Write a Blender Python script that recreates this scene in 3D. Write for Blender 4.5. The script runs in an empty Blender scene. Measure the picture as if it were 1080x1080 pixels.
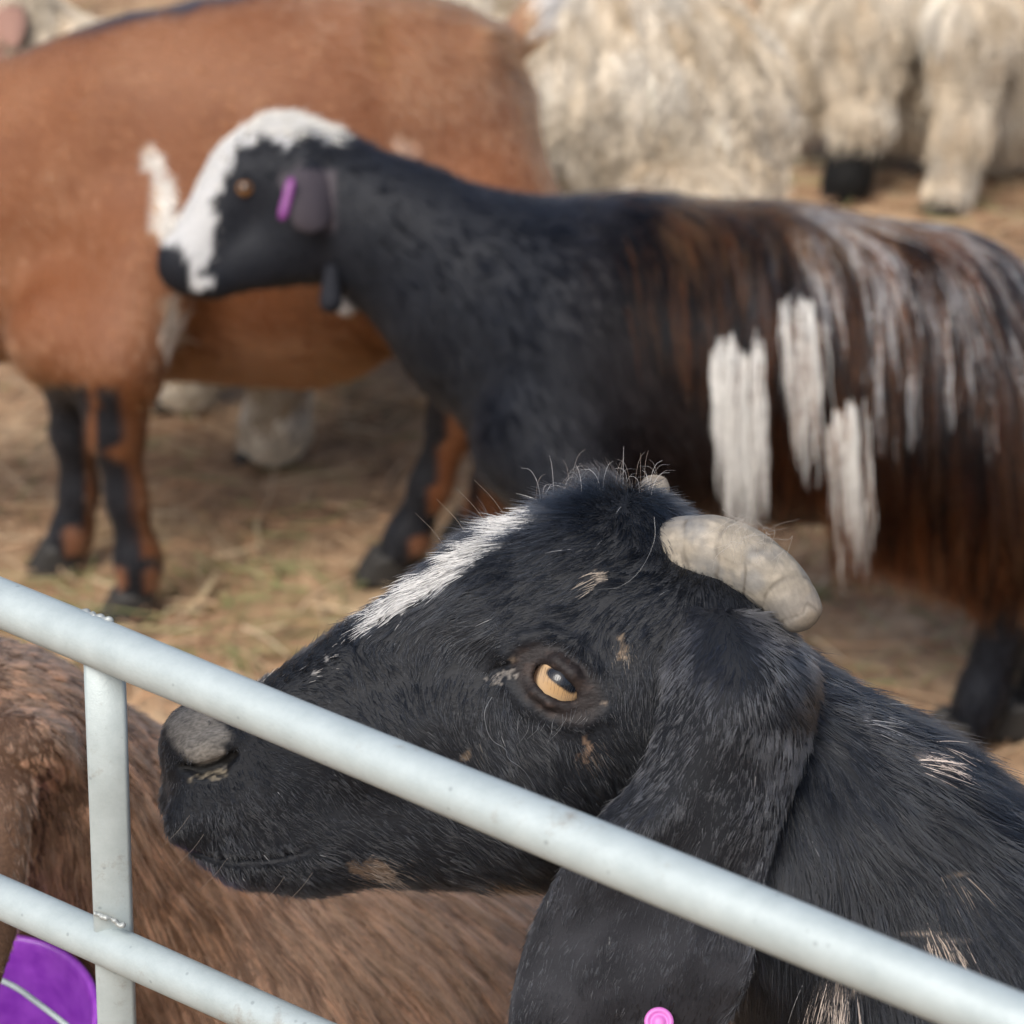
import bpy, math, random
import numpy as np
from mathutils import Vector, Matrix

# ------------------------------------------------------------------ camera
S = bpy.context.scene
COL = S.collection
PITCH = math.radians(23.6)
CAMH = 1.5
FPX = 2540.0
FOCUS = 1.21
cd = bpy.data.cameras.new("camera")
cam = bpy.data.objects.new("camera", cd)
COL.objects.link(cam)
cam.location = (0, 0, CAMH)
cam.rotation_euler = (math.pi / 2 - PITCH, 0, 0)
cd.sensor_width = 36
cd.lens = 36 * FPX / 1080.0
cd.clip_start = 0.02
cd.clip_end = 400
cd.dof.use_dof = True
cd.dof.focus_distance = FOCUS
cd.dof.aperture_fstop = 9.6
S.camera = cam

# ------------------------------------------------------------------ light
SUN_EL, SUN_AZ = 48.0, 205.0     # azimuth: direction the light comes from, degrees clockwise from +Y
w = bpy.data.worlds.new("World")
S.world = w
w.use_nodes = True
nt = w.node_tree
bg = nt.nodes["Background"]
sky = nt.nodes.new("ShaderNodeTexSky")
sky.sky_type = 'NISHITA'
sky.sun_disc = False
sky.sun_elevation = math.radians(SUN_EL)
sky.sun_rotation = math.radians(SUN_AZ)
sky.air_density = 1.0
sky.dust_density = 4.0
sky.ozone_density = 1.0
nt.links.new(sky.outputs[0], bg.inputs[0])
bg.inputs[1].default_value = 0.125
sd = bpy.data.lights.new("sun", 'SUN')
sd.energy = 2.2
sd.angle = math.radians(32)
sd.color = (1.0, 0.985, 0.95)
sun = bpy.data.objects.new("sun", sd)
COL.objects.link(sun)
_e, _a = math.radians(SUN_EL), math.radians(SUN_AZ)
sv = Vector((math.sin(_a) * math.cos(_e), math.cos(_a) * math.cos(_e), math.sin(_e)))
sun.rotation_euler = sv.to_track_quat('Z', 'Y').to_euler()
S.view_settings.view_transform = 'Standard'
S.view_settings.look = 'None'
S.view_settings.exposure = 0.55
S.view_settings.gamma = 1
S.cycles.max_bounces = 6
S.cycles.diffuse_bounces = 3
S.cycles.glossy_bounces = 3
S.cycles.transmission_bounces = 4
S.cycles.transparent_max_bounces = 4
S.cycles.caustics_reflective = False
S.cycles.caustics_refractive = False
try:
    S.cycles_curves.shape = 'RIBBONS'
    S.cycles_curves.subdivisions = 2
except Exception:
    pass

rng = np.random.default_rng(7)
f32 = np.float32

# ------------------------------------------------------------------ frames
RIGHT = np.array([1, 0, 0.0])
FWD = np.array([0, math.cos(PITCH), -math.sin(PITCH)])
DOWN = np.array([0, -math.sin(PITCH), -math.cos(PITCH)])
CAMP = np.array([0, 0, CAMH])


def P(px, py, z):
    """the point at depth z metres seen at (px, py) of a 1080 px picture"""
    return CAMP + RIGHT * ((px - 540) / FPX * z) + DOWN * ((py - 540) / FPX * z) + FWD * z


def proj(p):
    q = np.asarray(p) - CAMP
    z = q @ FWD
    return 540 + FPX * (q @ RIGHT) / z, 540 + FPX * (q @ DOWN) / z, z


def G(px, py):
    """point of the ground seen at (px, py)"""
    d = FWD + RIGHT * ((px - 540) / FPX) + DOWN * ((py - 540) / FPX)
    t = -CAMH / d[2]
    return CAMP + d * t


def unit(v):
    v = np.asarray(v, float)
    return v / np.maximum(np.linalg.norm(v, axis=-1, keepdims=True), 1e-9)


# ------------------------------------------------------------------ noise
def _hash(ix, iy, iz, seed=0):
    h = (ix.astype(np.int64) * 73856093) ^ (iy.astype(np.int64) * 19349663) ^ (iz.astype(np.int64) * 83492791) ^ (seed * 2654435761)
    h = (h ^ (h >> 13)) * 1274126177
    h = h & 0xffffffff
    h = ((h ^ (h >> 16)) * 2246822519) & 0xffffffff
    return ((h ^ (h >> 13)) & 0xffffff) / float(0xffffff)


def vnoise(p, scale, seed=0):
    q = np.asarray(p) / scale
    i = np.floor(q).astype(np.int64)
    f = q - i
    f = f * f * (3 - 2 * f)
    r = 0
    for dx in (0, 1):
        for dy in (0, 1):
            for dz in (0, 1):
                wgt = (f[:, 0] if dx else 1 - f[:, 0]) * (f[:, 1] if dy else 1 - f[:, 1]) * (f[:, 2] if dz else 1 - f[:, 2])
                r = r + wgt * _hash(i[:, 0] + dx, i[:, 1] + dy, i[:, 2] + dz, seed)
    return r * 2 - 1


def vnoise3(p, scale, seed=0):
    return np.stack([vnoise(p, scale, seed + k) for k in range(3)], 1)


def cells(p, size, seed=0):
    """nearest jittered lattice point: (centre, id in 0..1)"""
    q = p / size
    i0 = np.floor(q).astype(np.int64)
    best = np.full(len(p), 1e9)
    cen = np.zeros_like(p)
    cid = np.zeros(len(p))
    for dx in (-1, 0, 1):
        for dy in (-1, 0, 1):
            for dz in (-1, 0, 1):
                i = i0 + np.array([dx, dy, dz])
                c = i + np.stack([_hash(i[:, 0], i[:, 1], i[:, 2], seed + k) for k in (1, 2, 3)], 1)
                d = ((c - q) ** 2).sum(1)
                m = d < best
                best[m] = d[m]
                cen[m] = c[m] * size
                cid[m] = _hash(i[m, 0], i[m, 1], i[m, 2], seed + 9)
    return cen, cid


def sstep(a, b, x):
    t = np.clip((x - a) / (b - a), 0, 1)
    return t * t * (3 - 2 * t)


# ------------------------------------------------------------------ signed distance modelling
class Sdf:
    def __init__(self):
        self.pr = []

    def cone(self, a, b, ra, rb, k=0.02, sq=None, op='u'):
        """rounded cone; sq = (axis, factor) widens (>1) or flattens (<1) it along an axis"""
        self.pr.append(('c', np.array(a, float), np.array(b, float), ra, rb, k, sq, op))
        return self

    def ell(self, c, axes, rad, k=0.02, op='u'):
        self.pr.append(('e', np.array(c, float), np.array(axes, float), np.array(rad, float), None, k, None, op))
        return self

    def fn(self, f, k=0.005, op='u'):
        self.pr.append(('f', f, None, None, None, k, None, op))
        return self

    def __call__(self, p):
        p = np.asarray(p, f32)
        d = np.full(len(p), 10.0, f32)
        for t, A, B, ra, rb, k, sq, op in self.pr:
            if t == 'c':
                ab = (B - A).astype(f32)
                q = p - A.astype(f32)
                if sq is not None:
                    ax = np.asarray(sq[0], f32)
                    fac = f32(1.0 / sq[1] - 1.0)
                    q = q + (q @ ax)[:, None] * ax * fac
                    ab = ab + (ab @ ax) * ax * fac
                L = float(ab @ ab) + 1e-12
                h = np.clip((q @ ab) / L, 0, 1)
                e = q - h[:, None] * ab
                x = np.sqrt(np.einsum('ij,ij->i', e, e)) - (ra + (rb - ra) * h)
            elif t == 'e':
                q = (p - A.astype(f32)) @ B.T.astype(f32)
                r = ra.astype(f32)
                k0 = np.linalg.norm(q / r, axis=1)
                k1 = np.linalg.norm(q / (r * r), axis=1) + 1e-9
                x = k0 * (k0 - 1.0) / k1
            else:
                x = A(p).astype(f32)
            k = f32(max(k, 1e-5))
            if op == 'u':
                h = np.clip(0.5 + 0.5 * (x - d) / k, 0, 1)
                d = x * (1 - h) + d * h - k * h * (1 - h)
            else:
                h = np.clip(0.5 - 0.5 * (d + x) / k, 0, 1)
                d = d * (1 - h) - x * h + k * h * (1 - h)
        return d

    def grad(self, p, e=0.002):
        d = self(p)
        g = np.stack([self(p + np.array(v) * e) - d for v in ((1, 0, 0), (0, 1, 0), (0, 0, 1))], 1)
        return d, unit(g)

    def march(self, px, py, z0=0.5, z1=6):
        """depth at which the ray of a pixel meets the surface"""
        z = z0
        for _ in range(200):
            d = float(self(P(px, py, z)[None])[0])
            if d < 3e-4:
                return z
            z += max(d * 0.7, 2e-4)
            if z > z1:
                return None
        return z


def axis_steps(lo, hi, coarse, fine=None):
    """grid line positions, fine ones between fine[0] and fine[1] at spacing fine[2]"""
    if fine is None:
        return np.arange(lo, hi + coarse, coarse)
    a, b, h = fine
    out = []
    x = a
    st = h
    left = []
    while x > lo:
        st = min(st * 1.25, coarse)
        x -= st
        left.append(x)
    mid = list(np.arange(a, b, h))
    x = mid[-1]
    st = h
    right = []
    while x < hi:
        st = min(st * 1.25, coarse)
        x += st
        right.append(x)
    return np.array(left[::-1] + mid + right)


def surface(sdf, xs, ys, zs):
    """surface nets over a rectilinear grid, evaluating only near the surface"""
    nx, ny, nz = len(xs), len(ys), len(zs)
    B = 6
    ix, iy, iz = (np.minimum(np.arange(0, n + B, B), n - 1) for n in (nx, ny, nz))
    ix, iy, iz = np.unique(ix), np.unique(iy), np.unique(iz)
    bx = 0.5 * (xs[ix[:-1]] + xs[ix[1:]]); by = 0.5 * (ys[iy[:-1]] + ys[iy[1:]]); bz = 0.5 * (zs[iz[:-1]] + zs[iz[1:]])
    hx = np.diff(xs[ix]) / 2; hy = np.diff(ys[iy]) / 2; hz = np.diff(zs[iz]) / 2
    gx, gy, gz = np.meshgrid(bx, by, bz, indexing='ij')
    dc = sdf(np.stack([gx.ravel(), gy.ravel(), gz.ravel()], 1)).reshape(gx.shape)
    rr = np.sqrt(hx[:, None, None] ** 2 + hy[None, :, None] ** 2 + hz[None, None, :] ** 2)
    near = np.abs(dc) < rr * 1.6 + 0.004
    F = np.zeros((nx, ny, nz), f32)
    M = np.zeros((nx, ny, nz), bool)
    cx = np.clip(np.searchsorted(ix, np.arange(nx), 'right') - 1, 0, len(bx) - 1)
    cy = np.clip(np.searchsorted(iy, np.arange(ny), 'right') - 1, 0, len(by) - 1)
    cz = np.clip(np.searchsorted(iz, np.arange(nz), 'right') - 1, 0, len(bz) - 1)
    F[:] = np.where(dc > 0, 1.0, -1.0)[np.ix_(cx, cy, cz)]
    for a, b, c in np.argwhere(near):
        M[ix[a]:ix[a + 1] + 1, iy[b]:iy[b + 1] + 1, iz[c]:iz[c + 1] + 1] = True
    I = np.argwhere(M)
    for s in range(0, len(I), 400000):
        J = I[s:s + 400000]
        F[J[:, 0], J[:, 1], J[:, 2]] = sdf(np.stack([xs[J[:, 0]], ys[J[:, 1]], zs[J[:, 2]]], 1))
    neg = F < 0
    cnt = np.zeros((nx - 1, ny - 1, nz - 1), np.int8)
    for dx in (0, 1):
        for dy in (0, 1):
            for dz in (0, 1):
                cnt += neg[dx:nx - 1 + dx, dy:ny - 1 + dy, dz:nz - 1 + dz]
    act = (cnt > 0) & (cnt < 8)
    C = np.argwhere(act)
    vid = np.full(act.shape, -1, np.int64)
    vid[C[:, 0], C[:, 1], C[:, 2]] = np.arange(len(C))
    acc = np.zeros((len(C), 3)); num = np.zeros(len(C))
    ax = [xs, ys, zs]
    corners = [(a, b, c) for a in (0, 1) for b in (0, 1) for c in (0, 1)]
    for c0 in corners:
        for d in range(3):
            if c0[d]:
                continue
            c1 = list(c0); c1[d] = 1
            A = C + c0; Bq = C + c1
            fa = F[A[:, 0], A[:, 1], A[:, 2]]; fb = F[Bq[:, 0], Bq[:, 1], Bq[:, 2]]
            m = (fa < 0) != (fb < 0)
            t = fa[m] / (fa[m] - fb[m])
            pa = np.stack([ax[k][A[m, k]] for k in range(3)], 1)
            pb = np.stack([ax[k][Bq[m, k]] for k in range(3)], 1)
            acc[m] += pa + (pb - pa) * t[:, None]
            num[m] += 1
    V = acc / np.maximum(num, 1)[:, None]
    quads = []
    for d in range(3):
        sl0 = [slice(None)] * 3; sl1 = [slice(None)] * 3
        sl0[d] = slice(0, -1); sl1[d] = slice(1, None)
        ch = neg[tuple(sl0)] != neg[tuple(sl1)]
        E = np.argwhere(ch)
        o = [k for k in range(3) if k != d]
        m = (E[:, o[0]] > 0) & (E[:, o[1]] > 0) & (E[:, o[0]] < F.shape[o[0]] - 1) & (E[:, o[1]] < F.shape[o[1]] - 1)
        E = E[m]
        flip = neg[E[:, 0], E[:, 1], E[:, 2]]
        q = []
        for (u, v) in ((-1, -1), (0, -1), (0, 0), (-1, 0)):
            D = E.copy(); D[:, o[0]] += u; D[:, o[1]] += v
            q.append(vid[D[:, 0], D[:, 1], D[:, 2]])
        q = np.stack(q, 1)
        if d == 1:
            flip = ~flip
        q[~flip] = q[~flip][:, ::-1]
        quads.append(q)
    Q = np.concatenate(quads)
    Q = Q[(Q >= 0).all(1)]
    return V, Q


def vnormals(V, Q):
    n = np.cross(V[Q[:, 2]] - V[Q[:, 0]], V[Q[:, 3]] - V[Q[:, 1]])
    N = np.zeros_like(V)
    for k in range(4):
        np.add.at(N, Q[:, k], n)
    return unit(N)


def loft(rows, close_ends=True):
    """rows: (n, m, 3) closed rings -> quads"""
    R = np.asarray(rows, float)
    n, m, _ = R.shape
    V = R.reshape(-1, 3)
    q = []
    for i in range(n - 1):
        for j in range(m):
            q.append((i * m + j, i * m + (j + 1) % m, (i + 1) * m + (j + 1) % m, (i + 1) * m + j))
    V = list(map(tuple, V))
    if close_ends:
        for r, s in ((0, -1), (n - 1, 1)):
            V.append(tuple(R[r].mean(0)))
            c = len(V) - 1
            for j in range(0, m, 2):
                f = (r * m + j, r * m + (j + 1) % m, r * m + (j + 2) % m, c)
                q.append(f if s > 0 else f[::-1])
    V = np.array(V); Q = np.array(q)
    # orient outwards
    cen = R.mean((0, 1))
    a = np.cross(V[Q[:, 2]] - V[Q[:, 0]], V[Q[:, 3]] - V[Q[:, 1]])
    mid = V[Q].mean(1)
    ringc = np.repeat(R.mean(1), m, 0)[:(n - 1) * m] if n > 1 else cen
    s = ((mid[:(n - 1) * m] - ringc) * a[:(n - 1) * m]).sum()
    if s < 0:
        Q = Q[:, ::-1]
    return V, Q


def catmull(pts, n):
    pts = np.asarray(pts, float)
    Q = np.vstack([2 * pts[0] - pts[1], pts, 2 * pts[-1] - pts[-2]])
    t = np.linspace(0, len(pts) - 1 - 1e-6, n)
    i = t.astype(int); f = (t - i)[:, None]
    a, b, c, d = Q[i], Q[i + 1], Q[i + 2], Q[i + 3]
    return 0.5 * (2 * b + (c - a) * f + (2 * a - 5 * b + 4 * c - d) * f ** 2 + (3 * b - a - 3 * c + d) * f ** 3)


# ------------------------------------------------------------------ objects and tags
def tag(o, label=None, cat=None, group=None, kind=None):
    if label: o['label'] = label
    if cat: o['category'] = cat
    if group: o['group'] = group
    if kind: o['kind'] = kind
    return o


def empty(name, loc, label, cat, group=None):
    o = bpy.data.objects.new(name, None)
    COL.objects.link(o)
    o.empty_display_size = 0.1
    o.location = tuple(loc)
    return tag(o, label, cat, group)


def mesh_obj(name, V, Q, mat, parent=None, col=None, smooth=True):
    V = np.asarray(V, float)
    off = np.array(parent_loc(parent))
    me = bpy.data.meshes.new(name)
    V2 = (V - off).astype(f32)
    if isinstance(Q, np.ndarray):
        me.vertices.add(len(V2)); me.vertices.foreach_set('co', V2.ravel())
        k = Q.shape[1]
        me.loops.add(len(Q) * k); me.loops.foreach_set('vertex_index', Q.astype(np.int32).ravel())
        me.polygons.add(len(Q))
        me.polygons.foreach_set('loop_start', np.arange(0, len(Q) * k, k, dtype=np.int32))
        me.polygons.foreach_set('loop_total', np.full(len(Q), k, np.int32))
        me.update(calc_edges=True)
        me.validate()
    else:
        me.from_pydata([tuple(v) for v in V2], [], [tuple(q) for q in Q])
    if smooth:
        me.polygons.foreach_set('use_smooth', np.ones(len(me.polygons), bool))
    if col is not None and len(me.vertices) == len(col):
        a = me.attributes.new('skin', 'FLOAT_COLOR', 'POINT')
        c4 = np.ones((len(col), 4), f32); c4[:, :3] = col
        a.data.foreach_set('color', c4.ravel())
    me.materials.append(mat)
    o = bpy.data.objects.new(name, me)
    COL.objects.link(o)
    if parent is not None:
        o.parent = parent
    return o


def parent_loc(p):
    v = Vector((0, 0, 0))
    while p is not None:
        v += p.location
        p = p.parent
    return v


def hair_obj(name, pts, rad, col, mat, parent=None):
    """pts (n, k, 3), rad (n, k), col (n, 3)"""
    n, k, _ = pts.shape
    off = np.array(parent_loc(parent))
    hc = bpy.data.hair_curves.new(name)
    hc.add_curves([k] * n)
    hc.position_data.foreach_set('vector', (pts - off).astype(f32).ravel())
    a = hc.attributes.get('radius') or hc.attributes.new('radius', 'FLOAT', 'POINT')
    a.data.foreach_set('value', rad.astype(f32).ravel())
    c4 = np.ones((n, 4), f32); c4[:, :3] = col
    b = hc.attributes.new('tint', 'FLOAT_COLOR', 'CURVE')
    b.data.foreach_set('color', c4.ravel())
    hc.materials.append(mat)
    o = bpy.data.objects.new(name, hc)
    COL.objects.link(o)
    if parent is not None:
        o.parent = parent
    return o


# ------------------------------------------------------------------ materials
def mat_new(name):
    m = bpy.data.materials.new(name)
    m.use_nodes = True
    return m, m.node_tree, m.node_tree.nodes['Principled BSDF']


def hair_mat(name, rough=0.35, radial=0.4, coat=0.0, ior=1.4):
    m = bpy.data.materials.new(name)
    m.use_nodes = True
    t = m.node_tree
    t.nodes.clear()
    out = t.nodes.new('ShaderNodeOutputMaterial')
    h = t.nodes.new('ShaderNodeBsdfHairPrincipled')
    try:
        h.model = 'CHIANG'
    except Exception:
        pass
    h.parametrization = 'COLOR'
    at = t.nodes.new('ShaderNodeAttribute')
    at.attribute_name = 'tint'
    t.links.new(at.outputs['Color'], h.inputs['Color'])
    h.inputs['Roughness'].default_value = rough
    h.inputs['Radial Roughness'].default_value = radial
    h.inputs['Random Roughness'].default_value = 0.3
    h.inputs['IOR'].default_value = ior
    if 'Coat' in h.inputs:
        h.inputs['Coat'].default_value = coat
    # pale hair scatters light like wool: blend to a rough surface as the tint gets lighter
    pb = t.nodes.new('ShaderNodeBsdfPrincipled')
    pb.inputs['Roughness'].default_value = 0.6
    pb.inputs['Specular IOR Level'].default_value = 0.3
    t.links.new(at.outputs['Color'], pb.inputs['Base Color'])
    mr = t.nodes.new('ShaderNodeMapRange')
    mr.inputs[1].default_value = 0.2; mr.inputs[2].default_value = 0.5
    bw = t.nodes.new('ShaderNodeRGBToBW')
    t.links.new(at.outputs['Color'], bw.inputs[0]); t.links.new(bw.outputs[0], mr.inputs[0])
    ms = t.nodes.new('ShaderNodeMixShader')
    t.links.new(mr.outputs[0], ms.inputs[0]); t.links.new(h.outputs[0], ms.inputs[1]); t.links.new(pb.outputs[0], ms.inputs[2])
    t.links.new(ms.outputs[0], out.inputs[0])
    return m


def wool_mat(name, rough=0.7):
    m, t, b = mat_new(name)
    at = t.nodes.new('ShaderNodeAttribute')
    at.attribute_name = 'tint'
    t.links.new(at.outputs['Color'], b.inputs['Base Color'])
    b.inputs['Roughness'].default_value = rough
    b.inputs['Specular IOR Level'].default_value = 0.25
    return m


def skin_mat(name, rough=0.6, bump=0.3, scale=400):
    m, t, b = mat_new(name)
    at = t.nodes.new('ShaderNodeAttribute')
    at.attribute_name = 'skin'
    n = t.nodes.new('ShaderNodeTexNoise')
    n.inputs['Scale'].default_value = scale
    n.inputs['Detail'].default_value = 5
    mx = t.nodes.new('ShaderNodeMix'); mx.data_type = 'RGBA'; mx.blend_type = 'MULTIPLY'
    rp = t.nodes.new('ShaderNodeMapRange')
    rp.inputs[1].default_value = 0.3; rp.inputs[2].default_value = 0.7
    rp.inputs[3].default_value = 0.6; rp.inputs[4].default_value = 1.25
    t.links.new(n.outputs[0], rp.inputs[0])
    mx.inputs[0].default_value = 1
    t.links.new(at.outputs['Color'], mx.inputs[6])
    t.links.new(rp.outputs[0], mx.inputs[7])
    t.links.new(mx.outputs[2], b.inputs['Base Color'])
    bp = t.nodes.new('ShaderNodeBump')
    bp.inputs['Strength'].default_value = bump
    bp.inputs['Distance'].default_value = 0.001
    t.links.new(n.outputs[0], bp.inputs['Height'])
    t.links.new(bp.outputs[0], b.inputs['Normal'])
    b.inputs['Roughness'].default_value = rough
    b.inputs['Specular IOR Level'].default_value = 0.18
    return m


M_HAIR = hair_mat('glossy_hair', 0.15, 0.28, 0, 1.39)
M_HAIRB = hair_mat('black_hair', 0.2, 0.35, 0, 1.20)
M_HAIR2 = hair_mat('soft_hair', 0.4, 0.6, 0, 1.35)
M_WOOL = wool_mat('wool', 0.8)
M_SKIN = skin_mat('skin', 0.55, 0.5, 500)
M_HOOF = skin_mat('hoof', 0.45, 0.3, 90)
M_STRAW = wool_mat('straw', 0.6)


# ------------------------------------------------------------------ fur
def field(table, px, py, power=3.0):
    """inverse-distance blend of rows (px, py, values...)"""
    T = np.asarray(table, float)
    w_ = 1.0 / (((px[:, None] - T[None, :, 0]) ** 2 + (py[:, None] - T[None, :, 1]) ** 2) + 60.0) ** (power / 2)
    return (w_ @ T[:, 2:]) / w_.sum(1, keepdims=True)


LAST = {}


def sample(V, Q, N, n, dens):
    """n root points on the quads, density weighted by dens(centres, normals)"""
    tri = np.concatenate([Q[:, [0, 1, 2]], Q[:, [0, 2, 3]]])
    a, b, c = V[tri[:, 0]], V[tri[:, 1]], V[tri[:, 2]]
    ar = np.linalg.norm(np.cross(b - a, c - a), axis=1)
    cen = (a + b + c) / 3
    nn = unit(N[tri].mean(1))
    wt = ar * dens(cen, nn)
    cs = np.cumsum(wt)
    idx = np.searchsorted(cs, rng.random(n) * cs[-1])
    idx = np.minimum(idx, len(tri) - 1)
    LAST['v'] = tri[idx, 0]
    u = rng.random(n); v = rng.random(n)
    m = u + v > 1
    u[m], v[m] = 1 - u[m], 1 - v[m]
    T = tri[idx]
    p = V[T[:, 0]] * (1 - u - v)[:, None] + V[T[:, 1]] * u[:, None] + V[T[:, 2]] * v[:, None]
    nr = unit(N[T[:, 0]] * (1 - u - v)[:, None] + N[T[:, 1]] * u[:, None] + N[T[:, 2]] * v[:, None])
    return p, nr


def strands(p, nr, T, L, lift, k=5, grav=0.0, clump=0.5, csize=0.012, jit=0.2, flow_noise=0.3, fscale=0.03,
            wave=0.0, wlen=0.02, sdf=None, margin=0.002, seed=0, cbend=0.25):
    n = len(p)
    T = T - (T * nr).sum(1, keepdims=True) * nr
    T = unit(T + 1e-6)
    T = T + vnoise3(p, fscale, seed) * flow_noise
    T = T - (T * nr).sum(1, keepdims=True) * nr
    T = unit(T)
    cen, cid = cells(p, csize, seed + 3)
    cr = np.stack([_hash((cid * 1e6).astype(np.int64), np.zeros(n, np.int64), np.full(n, j), seed) for j in range(3)], 1) * 2 - 1
    l3 = lift[:, None]
    d = unit(T * (1 - l3) + nr * l3 + rng.normal(0, 1, (n, 3)) * jit * 0.5 + cr * cbend)
    pts = np.zeros((n, k, 3))
    pts[:, 0] = p - nr * 0.001
    step = (L / (k - 1))[:, None]
    pos = pts[:, 0].copy()
    toc = cen - p
    toc = toc - (toc * nr).sum(1, keepdims=True) * nr
    ph = rng.random(n) * 0.8 + cid * 6.28 * 3
    B1 = unit(np.cross(T, nr))
    G_ = np.array([0, 0, -1.0])
    for i in range(1, k):
        t = i / (k - 1)
        d = unit(d + T * 0.25 * (1 - l3) + G_ * grav)
        pos = pos + d * step
        if sdf is not None:
            dd, g = sdf.grad(pos)
            push = np.maximum(margin + 0.25 * margin * i - dd, 0)[:, None]
            pos = pos + g * push
            d = unit(d + g * np.minimum(push * 30, 1.0))
        q = pos + toc * (clump * t ** 1.3)
        if wave:
            s = (L * t)
            q = q + (B1 * np.sin(s / wlen * 6.28 + ph)[:, None] + nr * np.cos(s / wlen * 6.28 + ph)[:, None] * 0.6) * wave * min(1.0, t * 2)
        pts[:, i] = q
    return pts, cid


def taper(n, k, r0, tip=0.15):
    t = np.linspace(0, 1, k)
    prof = 1 - (1 - tip) * t ** 1.6
    r = np.asarray(r0) if np.ndim(r0) else np.full(n, r0)
    return r[:, None] * prof[None]


def inpoly(px, py, poly):
    r = np.zeros(len(px), bool)
    n = len(poly)
    for i in range(n):
        x0, y0 = poly[i]; x1, y1 = poly[(i + 1) % n]
        c = ((y0 > py) != (y1 > py)) & (px < (x1 - x0) * (py - y0) / (y1 - y0 + 1e-9) + x0)
        r ^= c
    return r


def blob(px, py, cx, cy, rx, ry, ang=0):
    a = math.radians(ang)
    u = (px - cx) * math.cos(a) + (py - cy) * math.sin(a)
    v = -(px - cx) * math.sin(a) + (py - cy) * math.cos(a)
    return (u / rx) ** 2 + (v / ry) ** 2


def mixc(c, m, new):
    m = np.asarray(m, float)[:, None]
    return c * (1 - m) + np.asarray(new, float) * m


def bounds_grid(V0, V1, coarse, fx=None, fy=None, fz=None):
    return (axis_steps(V0[0], V1[0], coarse, fx), axis_steps(V0[1], V1[1], coarse, fy), axis_steps(V0[2], V1[2], coarse, fz))


def hoof(name, foot, fwd, h, wdt, parent, col=(0.03, 0.028, 0.026)):
    """a cloven hoof standing on the ground at foot, toes along fwd"""
    fwd = unit(np.array([fwd[0], fwd[1], 0.0])); side = np.array([-fwd[1], fwd[0], 0])
    Vs, Qs = [], []
    for s in (-1, 1):
        rows = []
        for t in np.linspace(0, 1, 6):
            z = h * t
            back = -wdt * 0.55
            front = wdt * (1.0 - 0.55 * t)
            hw = wdt * 0.26 * (1 - 0.12 * t)
            ring = []
            for a in np.linspace(0, 2 * math.pi, 16, endpoint=False):
                ca, sa = math.cos(a), math.sin(a)
                f_ = (front + back) / 2 + (front - back) / 2 * np.sign(ca) * abs(ca) ** 0.8
                ww = hw * np.sign(sa) * abs(sa) ** 0.8 * (1 - 0.35 * max(ca, 0) ** 2)
                c = s * wdt * 0.29 * (1 - 0.0 * t)
                ring.append(foot + fwd * f_ + side * (c + ww) + np.array([0, 0, z + 0.001]))
            rows.append(ring)
        V, Q = loft(rows)
        Qs.append(Q + sum(len(v) for v in Vs)); Vs.append(V)
    V = np.vstack(Vs); Q = np.vstack(Qs)
    return mesh_obj(name, V, Q, M_HOOF, parent, np.tile(np.array(col), (len(V), 1)))


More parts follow.
